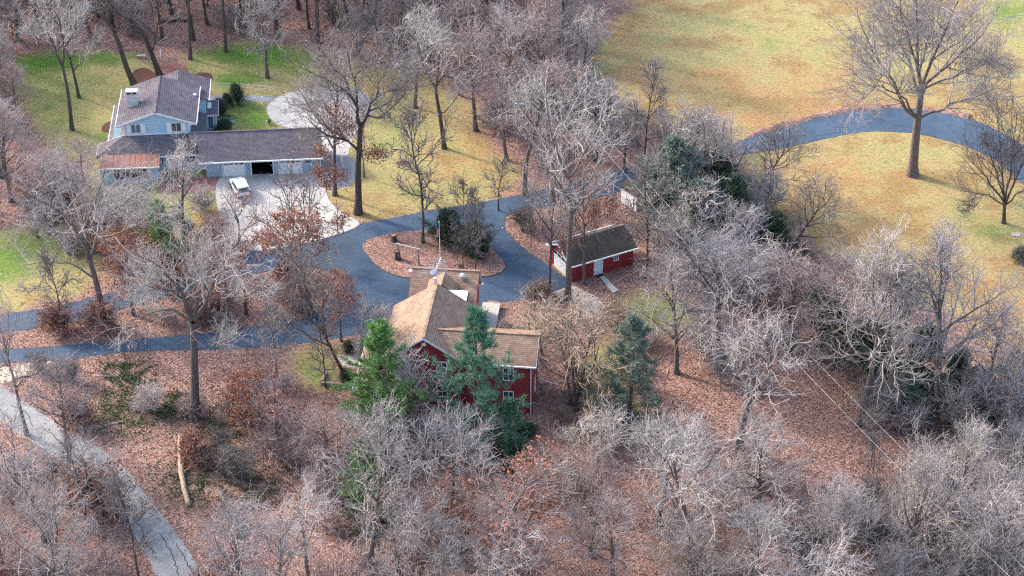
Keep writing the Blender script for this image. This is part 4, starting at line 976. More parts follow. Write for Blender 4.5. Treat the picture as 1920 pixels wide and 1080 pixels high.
def hero_tree(name, seed, base, trunk, limbs, tr, mt='darkbark', mc='twig', dens=1.0, tw=1.0, wander=.17, leaves=None, depthf=.75):
    """trunk and main limbs follow the tree in the photo, spread in depth; the rest grows from them"""
    rg = np.random.default_rng(seed)
    b = G(*base); sc = FPX / depth(b); el = math.atan2(CAMH, b.y); vz = sc * math.cos(el); tE = math.tan(el)
    def loc(pl, y0, y1):
        n = len(pl); o = []
        for i, (x, y) in enumerate(pl):
            yy = y0 + (y1 - y0) * (i / max(n - 1, 1))
            zz = (base[1] - y) / vz - yy * tE
            o.append(((x - 960) * (depth(b) - zz * _s + yy * _c) / FPX - b.x, yy, zz))
        return np.array(o)
    def resample(p, k):
        q = catmull([tuple(v) for v in p], 6, False); q = np.array([tuple(v) for v in q])
        s = np.concatenate([[0], np.cumsum(np.linalg.norm(np.diff(q, axis=0), axis=1))]); t = np.linspace(0, s[-1], k + 1)
        return np.stack([np.interp(t, s, q[:, j]) for j in range(3)], 1)
    tk = resample(loc(trunk, 0, 0), 9)[None]; tk[0, 0, 2] -= .1
    rad = taper(np.array([tr]), np.array([tr * .62]), 9); rad[:, 0] *= 1.45; rad[:, 1] *= 1.08
    tp = [tubes(tk, rad, 10)]
    LB, LR = [], []
    for i, (pl, r0) in enumerate(limbs):
        span = abs(pl[-1][0] - pl[0][0]) + abs(pl[-1][1] - pl[0][1])
        y1 = (1 if i % 2 else -1) * rg.uniform(.35, 1.0) * depthf * span / sc * .6
        p = resample(loc(pl, 0, y1), 8); p[1:-1] += rg.normal(0, .10, (7, 3))
        LB.append(p); LR.append(taper(np.array([r0]), np.array([.03]), 8, .8)[0])
    # extra limbs towards and away from us fill the crown's depth
    LB, LR = np.array(LB), np.array(LR); tp.append(tubes(LB, LR, 6))
    P, D, r, t, par = spawn(rg, LB, LR, 2, .25, .75, .5, 1.0, .3)
    D[:, 1] += np.where(rg.uniform(0, 1, len(D)) < .5, -1, 1) * .8
    LL = np.linalg.norm(np.diff(LB, axis=1), axis=2).sum(1)[par] * rg.uniform(.35, .6, len(par))
    ex = grow(rg, P, D, LL, 8, wander, .05); er = taper(np.minimum(r * .65, .09), np.full(len(r), .02), 8); tp.append(tubes(ex, er, 5))
    al, ar_ = np.concatenate([LB, ex]), np.concatenate([LR, er])
    cp, tips, t3 = branches(rg, al, ar_, dens, wander * 1.1, .03, tw, 6)
    leaf = None
    if leaves:
        n, spots = leaves
        c = np.array([((x - base[0]) / sc, 0, (base[1] - y) / vz) for x, y, w_ in spots]); sg = np.array([w_ for *_, w_ in spots])
        src = np.concatenate([tips, t3])
        k = rg.integers(0, len(c), n); cand = c[k] + rg.normal(0, 1, (n, 3)) * sg[k][:, None] * np.array([1, .9, .7])
        leaf = quads(rg, cand, .19)
        # twigs that carry the leaves
        tw_p = c[rg.integers(0, len(c), 120)] + rg.normal(0, .8, (120, 3)) * .8
        ctr = np.array([0, 0, 1.0]); tb = grow(rg, tw_p, norm(tw_p - np.array([0, 0, 3.0])), np.full(120, 1.2), 3, .3, 0); cp.append(tubes(tb, taper(np.full(120, .02), np.full(120, .008), 3), 3))
    return b, finish(name, tp, cp, mt, mc, leaf, 'rust')

def pine_tree(name, seed, h=11, R_=2.8, mat='pine', nb=80, tuft=.34, dens=.85, low=.06):
    rg = np.random.default_rng(seed)
    tk = grow(rg, np.array([[0, 0, -.1]]), np.array([[0, 0, 1.0]]), np.array([h * .98]), 8, .02, .05); tr = taper(np.array([h * .016]), np.array([.02]), 8)
    P, D, r, t, par = spawn(rg, tk, tr, nb, low, .985, 1.1, 1.4)
    az = np.arange(nb) * 2.4 + rg.normal(0, .4, nb); el = 1.45 - .75 * t ** 2 + rg.normal(0, .1, nb)
    D = np.stack([np.cos(az) * np.sin(el), np.sin(az) * np.sin(el), np.cos(el)], 1)
    prof = np.minimum(1, (1 - t) * 1.7 + .05) * (0.78 + .22 * np.sin(t * 31 + seed)) * rg.uniform(.45, 1.2, nb)
    L = R_ * prof + .25
    br = grow(rg, P, D, L, 6, .09, .035); rr = taper(np.clip(L * .012, .01, .05), np.full(nb, .008), 6)
    P2, D2, r2, t2, p2 = spawn(rg, br, rr, 5, .25, 1.0, .4, .9, -.1)
    L2 = L[p2] * .32 * (1.1 - .6 * t2) * rg.uniform(.6, 1.2, len(t2)) + .12
    b2 = grow(rg, P2, D2, L2, 3, .12, .06)
    wood = [tubes(tk, tr, 8), tubes(br, rr, 4), tubes(b2, taper(np.full(len(L2), .012), np.full(len(L2), .006), 3), 3)]
    pts = np.concatenate([b2[:, 1:].reshape(-1, 3), br[:, 3:].reshape(-1, 3)]); dirs = np.concatenate([norm(b2[:, 1:] - b2[:, :-1]).reshape(-1, 3), norm(br[:, 3:] - br[:, 2:-1]).reshape(-1, 3)])
    n = int(13 * dens)
    c = np.repeat(pts, n, 0) + rg.normal(0, .05, (len(pts) * n, 3)); d = norm(np.repeat(dirs, n, 0) * .7 + rg.normal(0, .6, (len(pts) * n, 3)) + np.array([0, 0, .25]))
    s = norm(np.cross(d, rg.normal(0, 1, d.shape))) * (.021 * rg.uniform(.7, 1.4, (len(d), 1)))
    e = c + d * (tuft * rg.uniform(.6, 1.2, (len(d), 1)))
    V = np.stack([c - s, c + s, e + s * .3, e - s * .3], 1).reshape(-1, 3); F = np.arange(len(V)).reshape(-1, 4)
    me1 = quadmesh(name + '_trunk', *merge(wood), M['darkbark']); me2 = quadmesh(name + '_crown', V, F, M[mat], False)
    return {'trunk': me1, 'crown': me2}

def cedar(name, seed, h=9, R_=3, mat='cedar', n=10500, size=.34, base=.04, point=.8):
    """dense evergreen built of many small sprays gathered in clumps"""
    rg = np.random.default_rng(seed)
    tk = grow(rg, np.array([[0, 0, -.1]]), np.array([[0, 0, 1.0]]), np.array([h * .9]), 6, .04, .05); tr = taper(np.array([h * .018]), np.array([.02]), 6)
    nb = 70
    P, D, r, t, par = spawn(rg, tk, tr, nb, .05, .98, 1, 1.2); az = rg.uniform(0, 6.28, nb); el = 1.35 - .8 * t + rg.normal(0, .15, nb)
    D = np.stack([np.cos(az) * np.sin(el), np.sin(az) * np.sin(el), np.cos(el)], 1)
    L = R_ * np.clip((1 - t) ** point * 1.15, .08, 1) * rg.uniform(.4, 1.25, nb)
    br = grow(rg, P, D, L, 5, .16, .05); wood = [tubes(tk, tr, 7), tubes(br, taper(np.clip(L * .014, .01, .06), np.full(nb, .008), 5), 4)]
    b2P, b2D, r_, t_, p_ = spawn(rg, br, taper(np.clip(L * .014, .01, .06), np.full(nb, .008), 5), 4, .25, 1.0, .4, 1.0); b2 = grow(rg, b2P, b2D, L[p_] * rg.uniform(.2, .5, len(p_)) + .1, 5, .2, .05)
    al = np.concatenate([br, b2, b2])
    k = rg.integers(0, len(al), n); u = rg.uniform(.25, 1.0, n) ** .7 * 4.999; i = u.astype(int); f = (u - i)[:, None]
    A_, B_ = al[k, i], al[k, i + 1]
    c = A_ * (1 - f) + B_ * f + rg.normal(0, 1, (n, 3)) * (.13 + .06 * R_ / 3) * np.array([1, 1, .7]); c[:, 2] = np.maximum(c[:, 2], .05)
    d = norm(norm(B_ - A_) * .8 + rg.normal(0, .55, (n, 3)) + np.array([0, 0, .2])); sd_ = norm(np.cross(d, rg.normal(0, 1, d.shape))) * (size * .10 * rg.uniform(.7, 1.5, (n, 1))); e_ = c + d * (size * rg.uniform(.7, 1.4, (n, 1)))
    V = np.stack([c - sd_, c + sd_, e_ + sd_ * .4, e_ - sd_ * .4], 1).reshape(-1, 3); F = np.arange(len(V)).reshape(-1, 4)
    return {'trunk': quadmesh(name + '_trunk', *merge(wood), M['darkbark']), 'crown': quadmesh(name + '_crown', V, F, M[mat], False)}

def shrub(name, seed, h=2.6, R_=1.8, stems=16, mc='twig', dens=.8, tw=1.0, leaves=0, ml='rust', spread=.6, size=.14):
    rg = np.random.default_rng(seed)
    P = rg.normal(0, .18, (stems, 3)); P[:, 2] = -.05
    az = rg.uniform(0, 6.28, stems); el = np.abs(rg.normal(0, spread, stems))
    D = np.stack([np.cos(az) * np.sin(el), np.sin(az) * np.sin(el), np.cos(el)], 1)
    st = grow(rg, P, D, h * rg.uniform(.6, 1.0, stems), 6, .14, .02); sr = taper(rg.uniform(.028, .055, stems), np.full(stems, .014), 6)
    cp, tips, t3 = branches(rg, st, sr, dens, .2, .04, tw, R_)
    out = {'stems': quadmesh(name + '_stems', *tubes(st, sr, 4), M[mc]), 'twigs': quadmesh(name + '_twigs', *merge(cp), M[mc])}
    if leaves:
        src = np.concatenate([tips, t3]); V, F = quads(rg, src[rg.integers(0, len(src), leaves)] + rg.normal(0, .08, (leaves, 3)), size)
        out['leaves'] = quadmesh(name + '_leaves', V, F, M[ml], False)
    return out

LIB = {}
def lib(name, fn, hh, rr, **kw): LIB[name] = (fn, hh, rr, kw, [None])
def proto(name):
    fn, h, r, kw, cache = LIB[name]
    if cache[0] is None: cache[0] = fn(name, **kw)
    return cache[0], h, r
B = dict
for i in range(6): lib('oak%d' % i, bare_tree, 15, 6.2, seed=10 + i, h=15, R_=6.2, zb=4.2 + .45 * i, tr=.30, nl=(10, 13, 9, 12, 8, 14)[i], ang=(.25, (1.35, 1.2, 1.45, 1.1, 1.3, 1.25)[i]), wander=(.20, .15, .24, .17, .22, .13)[i], up=.035, dens=.98, tw=.8, mc='twig')
for i in range(3): lib('pinkoak%d' % i, bare_tree, 15, 5.6, seed=20 + i, h=15, R_=5.6, zb=4.5, tr=.27, nl=(10, 13, 9)[i], ang=(.2, (1.2, 1.0, 1.35)[i]), wander=(.16, .12, .2)[i], up=.04, dens=.98, tw=.85, mc='twig_pink')
for i in range(2): lib('vase%d' % i, bare_tree, 15, 5.0, seed=30 + i, h=15, R_=5.0, zb=4.0, tr=.28, nl=12, ang=(.12, .85), wander=.10, up=.03, dens=1.0, tw=1.1, mc='twig')
for i in range(3): lib('wood%d' % i, bare_tree, 19, 4.6, seed=40 + i, h=19, R_=4.6, zb=7, tr=.24, nl=11, ang=(.25, 1.05), wander=.15, dens=.85, tw=.9, mc=('twig', 'twig_pink', 'twig_dark')[i], ttop=.82, mt='darkbark')
for i in range(2): lib('slim%d' % i, bare_tree, 10, 2.3, seed=50 + i, h=10, R_=2.3, zb=2.6, tr=.10, nl=13, ang=(.35, 1.1), wander=.16, dens=.7, tw=.8, mc='twig_dark', mt='darkbark', ttop=.9)
for i in range(2): lib('multi%d' % i, bare_tree, 8, 3.6, seed=60 + i, h=8, R_=3.6, zb=1.6, tr=.13, nl=16, ang=(.2, 1.0), wander=.18, dens=.75, tw=1.0, stems=5, mc=('twig_tan', 'twig')[i])
for i in range(2): lib('rustoak%d' % i, bare_tree, 13, 5, seed=70 + i, h=13, R_=5, zb=3.5, tr=.24, nl=10, ang=(.3, 1.3), wander=.18, dens=.9, tw=.9, mc='twig_pink', leaves=(5200, 2200)[i])
lib('rustsmall', bare_tree, 7, 2.6, seed=75, h=7, R_=2.6, zb=1.2, tr=.10, nl=11, ang=(.3, 1.2), wander=.16, dens=.75, tw=.8, mc='twig_pink', leaves=5200, leafsize=.15)
lib('fewleaf', bare_tree, 10, 3.2, seed=77, h=10, R_=3.2, zb=1.8, tr=.10, nl=14, ang=(.1, .7), wander=.08, dens=.6, tw=.7, mc='twig_dark', leaves=380, leafsize=.15, stems=3)
lib('leanoak', bare_tree, 12, 4.4, seed=79, h=12, R_=4.4, zb=3.2, tr=.2, nl=11, ang=(.3, 1.1), wander=.16, dens=.9, mc='twig_dark', lean=.55, mt='darkbark')
for i in range(2): lib('pine%d' % i, pine_tree, 11, 2.9, seed=80 + i, h=11, R_=2.9, mat=('pine', 'bluepine')[i])
lib('greypine', pine_tree, 11, 2.7, seed=83, h=11, R_=2.7, mat='greycedar', dens=.8)
for i in range(3): lib('cedar%d' % i, cedar, 9, 3.1, seed=85 + i, h=9, R_=3.1, mat=('cedar', 'cedar', 'greycedar')[i], point=(.7, .5, .6)[i])
lib('yew', cedar, 4.2, 2.4, seed=90, h=4.2, R_=2.4, n=14000, size=.30, point=.35)
lib('globe', cedar, 1.7, 1.1, seed=91, h=1.7, R_=1.1, n=9000, size=.16, point=.3)
for i in range(4): lib('shrub%d' % i, shrub, 2.8, 1.9, seed=95 + i, mc=('twig', 'twig_pink', 'twig_tan', 'twig_dark')[i], stems=14, dens=.7, tw=.8)
for i in range(2): lib('thicket%d' % i, shrub, 5.2, 2.4, seed=100 + i, h=5.2, stems=15, mc='twig', spread=.42, dens=.8, tw=.7)
lib('rustshrub', shrub, 2.2, 1.5, seed=105, h=2.2, leaves=2600, mc='twig_pink', spread=.7)
lib('greenshrub', shrub, 1.6, 1.2, seed=106, h=1.6, leaves=3000, ml='ivy', spread=.7, size=.12)
lib('seedheads', shrub, 1.5, .8, seed=107, h=1.5, stems=14, dens=.4, tw=.5, mc='twig_tan', leaves=220, ml='leafscatter', spread=.45)

NAMES = {'pine': 'pine_tree', 'greyp': 'pine_tree', 'cedar': 'cedar_tree', 'yew': 'yew_shrub', 'globe': 'clipped_shrub', 'shrub': 'bare_shrub', 'thick': 'tall_shrub', 'rusts': 'rust_leaf_sapling', 'rusto': 'oak_tree', 'green': 'evergreen_shrub', 'slim': 'sapling', 'seedh': 'dried_flower_clump',
         'oak': 'oak_tree', 'pinko': 'maple_tree', 'vase': 'elm_tree', 'wood': 'forest_tree', 'multi': 'multi_stem_tree', 'fewle': 'young_tree', 'leano': 'leaning_tree'}
def kind_name(k):
    for n in (5, 4, 3):
        if k[:n] in NAMES: return NAMES[k[:n]]
    return 'tree'
CATS = {'bare_shrub': 'shrub', 'tall_shrub': 'shrub', 'yew_shrub': 'shrub', 'clipped_shrub': 'shrub', 'evergreen_shrub': 'shrub', 'dried_flower_clump': 'plant', 'sapling': 'sapling', 'rust_leaf_sapling': 'sapling'}
trng = random.Random(77)
def plant(kind, x, y, label, top=None, w=None, h=None, r=None, rz=None, group=None, name=None, world=None, z=0.0):
    """stand a tree or shrub at photo pixel (x, y) on the ground; size from its top pixel and width, or in metres"""
    pr, h0, r0 = proto(kind)
    b = G(x, y) if world is None else Vector(world)
    sc = FPX / depth(b); el = math.atan2(CAMH, math.hypot(b.x, b.y))
    if h is None: h = (y - top) / (sc * math.cos(el))
    if r is None: r = (w / 2 / sc) if w else r0 * h / h0
    nm = name or kind_name(kind)
    o = empty(nm, (b.x, b.y, z), trng.uniform(0, 6.28) if rz is None else rz, label, CATS.get(nm, 'tree'), group)
    o.scale = (r / r0, r / r0, h / h0)
    for pn, me in pr.items(): link(pn, me, o)
    return o
def hero(name, label, seed, base, trunk, limbs, tr, **kw):
    b, pr = hero_tree(name, seed, base, trunk, limbs, tr, **kw)
    o = empty(name, b, 0, label, 'tree')
    for pn, me in pr.items(): link(pn, me, o)

# --- hero trees
hero('oak_tree', 'big bare oak with rust leaves standing right of the garage', 1, (671, 400), [(671, 400), (672, 360), (671, 320), (674, 275), (676, 242)], [
    ([(672, 285), (660, 274), (647, 266), (624, 262), (598, 250), (580, 231), (560, 222)], .20), ([(650, 268), (639, 253), (617, 246), (600, 224), (580, 209), (532, 194)], .16),
    ([(676, 242), (669, 224), (669, 203), (658, 192), (637, 174), (610, 161), (563, 144)], .26), ([(669, 205), (667, 179), (663, 157), (658, 138), (654, 115), (650, 84)], .17),
    ([(677, 242), (686, 227), (693, 214), (704, 194), (726, 183), (754, 177), (776, 157)], .24), ([(693, 214), (715, 207), (726, 198), (739, 183), (752, 160)], .12),
    ([(690, 222), (717, 226), (728, 216), (747, 200), (760, 186)], .12), ([(704, 194), (710, 172), (719, 153), (743, 125), (756, 98)], .13), ([(660, 193), (650, 165), (625, 140), (600, 110), (585, 95)], .13), ([(664, 160), (680, 140), (695, 115), (700, 88)], .10)],
    .46, leaves=(2600, [(640, 215, .9), (655, 235, .9), (610, 285, .6), (620, 320, .8), (640, 330, .7), (700, 290, .8), (715, 290, .6), (600, 325, .6), (650, 250, 1.0), (615, 345, .5)]), dens=1.05, tw=.9, mc='twig_dark')
hero('elm_tree', 'tall spreading bare tree standing alone in the straw field', 2, (1711, 328), [(1711, 328), (1714, 290), (1717, 259), (1721, 222), (1726, 185)], [
    ([(1718, 222), (1700, 205), (1687, 193), (1673, 156), (1650, 130), (1624, 85), (1606, 40)], .26), ([(1724, 222), (1758, 207), (1799, 191), (1836, 181), (1885, 150)], .20), ([(1725, 188), (1724, 148), (1721, 93), (1717, 37), (1716, -25)], .32),
    ([(1727, 185), (1745, 155), (1761, 137), (1806, 104), (1843, 67), (1873, 20)], .27), ([(1726, 182), (1747, 122), (1773, 74), (1799, 22), (1810, -15)], .24), ([(1724, 180), (1710, 140), (1699, 111), (1680, 67), (1660, 10)], .24),
    ([(1715, 218), (1690, 185), (1660, 172), (1625, 166), (1594, 160)], .15), ([(1722, 150), (1735, 100), (1748, 50), (1755, -10)], .18), ([(1721, 140), (1705, 90), (1690, 40), (1685, -10)], .17), ([(1735, 170), (1780, 150), (1825, 130), (1868, 100)], .15)],
    .62, dens=1.45, tw=1.15, wander=.10, mc='twig', mt='bark')
hero('oak_tree', 'tall oak with straight bare trunk below the lower driveway branch', 3, (366, 782), [(366, 782), (365, 715), (364, 659), (362, 610)], [
    ([(360, 604), (348, 574), (333, 548), (304, 522), (262, 500)], .26), ([(358, 610), (318, 585), (285, 592), (259, 600), (222, 618)], .17), ([(366, 606), (380, 588), (393, 567), (404, 541), (426, 522), (476, 515)], .26), ([(363, 604), (370, 559), (355, 526), (344, 493), (333, 462)], .24),
    ([(368, 660), (390, 652), (412, 655), (430, 640)], .08), ([(372, 560), (395, 520), (420, 480), (440, 450)], .16), ([(360, 590), (330, 560), (290, 555), (255, 560)], .13), ([(392, 570), (430, 565), (470, 560), (500, 545)], .13)], .5, dens=.95, tw=1.0, mt='bark', mc='twig')
hero('oak_tree', 'grey oak with stout forked trunk left of the driveway median', 4, (193, 604), [(193, 604), (186, 556), (178, 522), (167, 487)], [
    ([(166, 485), (148, 444), (122, 418), (74, 390), (20, 365)], .24), ([(170, 487), (181, 448), (193, 422), (225, 395), (275, 350)], .22), ([(167, 482), (156, 422), (140, 370), (125, 325)], .22), ([(175, 522), (141, 500), (96, 491), (44, 498)], .14),
    ([(160, 455), (170, 410), (190, 360), (200, 320)], .16), ([(150, 445), (110, 440), (70, 430), (35, 425)], .13), ([(185, 450), (230, 440), (270, 425), (305, 405)], .14)], .40, dens=1.0, tw=1.05, mt='bark', mc='twig')
hero('oak_tree', 'dark forked oak on the straw lawn beyond the turnaround', 5, (833, 278), [(833, 278), (826, 225), (819, 185), (817, 165)], [
    ([(816, 165), (803, 144), (788, 111), (779, 70)], .18), ([(819, 163), (836, 141), (862, 126), (880, 90)], .18), ([(826, 213), (847, 200), (856, 185), (864, 168)], .09), ([(818, 162), (825, 111), (829, 62)], .18), ([(803, 144), (780, 140), (755, 130)], .09)], .30, dens=.85, tw=.85)
hero('oak_tree', 'dark tree leaning left behind the blue house chimney', 6, (252, 160), [(252, 160), (237, 126), (222, 81), (207, 48)], [
    ([(207, 50), (185, 30), (141, 22), (110, 5)], .2), ([(205, 46), (200, 22), (190, -30)], .22), ([(215, 65), (235, 30), (250, -10)], .15), ([(200, 40), (170, 0), (150, -30)], .15)], .40, dens=.8, tw=.7, mc='twig_dark')
hero('oak_tree', 'dark tree bending left over the brick patio', 7, (299, 140), [(299, 140), (285, 104), (267, 63), (242, 37)], [
    ([(244, 40), (207, 15), (175, -20)], .2), ([(255, 50), (260, 10), (265, -30)], .16), ([(285, 105), (293, 75), (296, 40), (300, 0)], .15)], .38, dens=.8, tw=.7, mc='twig_dark')
hero('oak_tree', 'slender dark tree leaning on the far left lawn', 8, (135, 244), [(135, 244), (128, 178), (117, 125)], [
    ([(116, 124), (104, 96), (74, 81), (45, 60)], .17), ([(117, 124), (119, 89), (108, 40), (100, -5)], .18), ([(104, 96), (85, 55), (65, 15)], .12), ([(118, 100), (140, 60), (155, 20)], .12)], .27, dens=.9, tw=.85, mc='twig')
hero('oak_tree', 'smaller dark tree behind the slender leaning lawn tree', 9, (148, 183), [(148, 183), (138, 137), (131, 111)], [
    ([(131, 110), (124, 93), (112, 55), (108, 20)], .13), ([(131, 110), (140, 92), (152, 60), (160, 20)], .13), ([(138, 135), (160, 110), (175, 90)], .07)], .22, dens=.8, tw=.8, mc='twig')
hero('oak_tree', 'twisted grey oak at the lower left road edge', 10, (82, 1020), [(82, 1020), (80, 985), (76, 962)], [
    ([(76, 962), (55, 935), (30, 905), (12, 880), (0, 850)], .20), ([(78, 962), (100, 950), (130, 945), (170, 952), (205, 960)], .16), ([(30, 905), (24, 880), (28, 850), (20, 815)], .10), ([(60, 940), (70, 910), (60, 880), (75, 850)], .10), ([(130, 945), (150, 920), (160, 890), (150, 860)], .09)], .32, dens=.95, tw=.9, mt='bark')
hero('elm_tree', 'low branching vase shaped tree at the right field edge', 11, (1882, 418), [(1882, 418), (1883, 395), (1884, 378)], [
    ([(1884, 382), (1860, 350), (1835, 320), (1808, 292)], .14), ([(1885, 380), (1880, 330), (1876, 280), (1870, 225)], .16), ([(1886, 380), (1905, 335), (1925, 290), (1950, 240)], .15), ([(1884, 385), (1850, 368), (1820, 362), (1795, 355)], .10), ([(1886, 384), (1915, 360), (1950, 345), (1985, 330)], .11), ([(1884, 376), (1865, 320), (1850, 270), (1842, 235)], .13), ([(1885, 376), (1895, 320), (1903, 270), (1905, 220)], .13)], .26, dens=.95, tw=1.0, wander=.1, mc='twig_dark')
hero('oak_tree', 'large grey tree before the red shed wall', 12, (1064, 566), [(1064, 566), (1066, 510), (1068, 450), (1072, 400)], [
    ([(1072, 402), (1090, 385), (1110, 372), (1130, 358), (1150, 352)], .17), ([(1071, 400), (1066, 360), (1072, 310), (1085, 250), (1090, 190)], .24), ([(1068, 380), (1045, 350), (1015, 330), (985, 320)], .15), ([(1070, 340), (1100, 290), (1125, 240), (1140, 200)], .17), ([(1070, 350), (1045, 300), (1030, 250), (1020, 200)], .17), ([(1073, 402), (1100, 350), (1140, 300), (1165, 270)], .15)], .40, dens=.75, tw=.8, mt='bark')

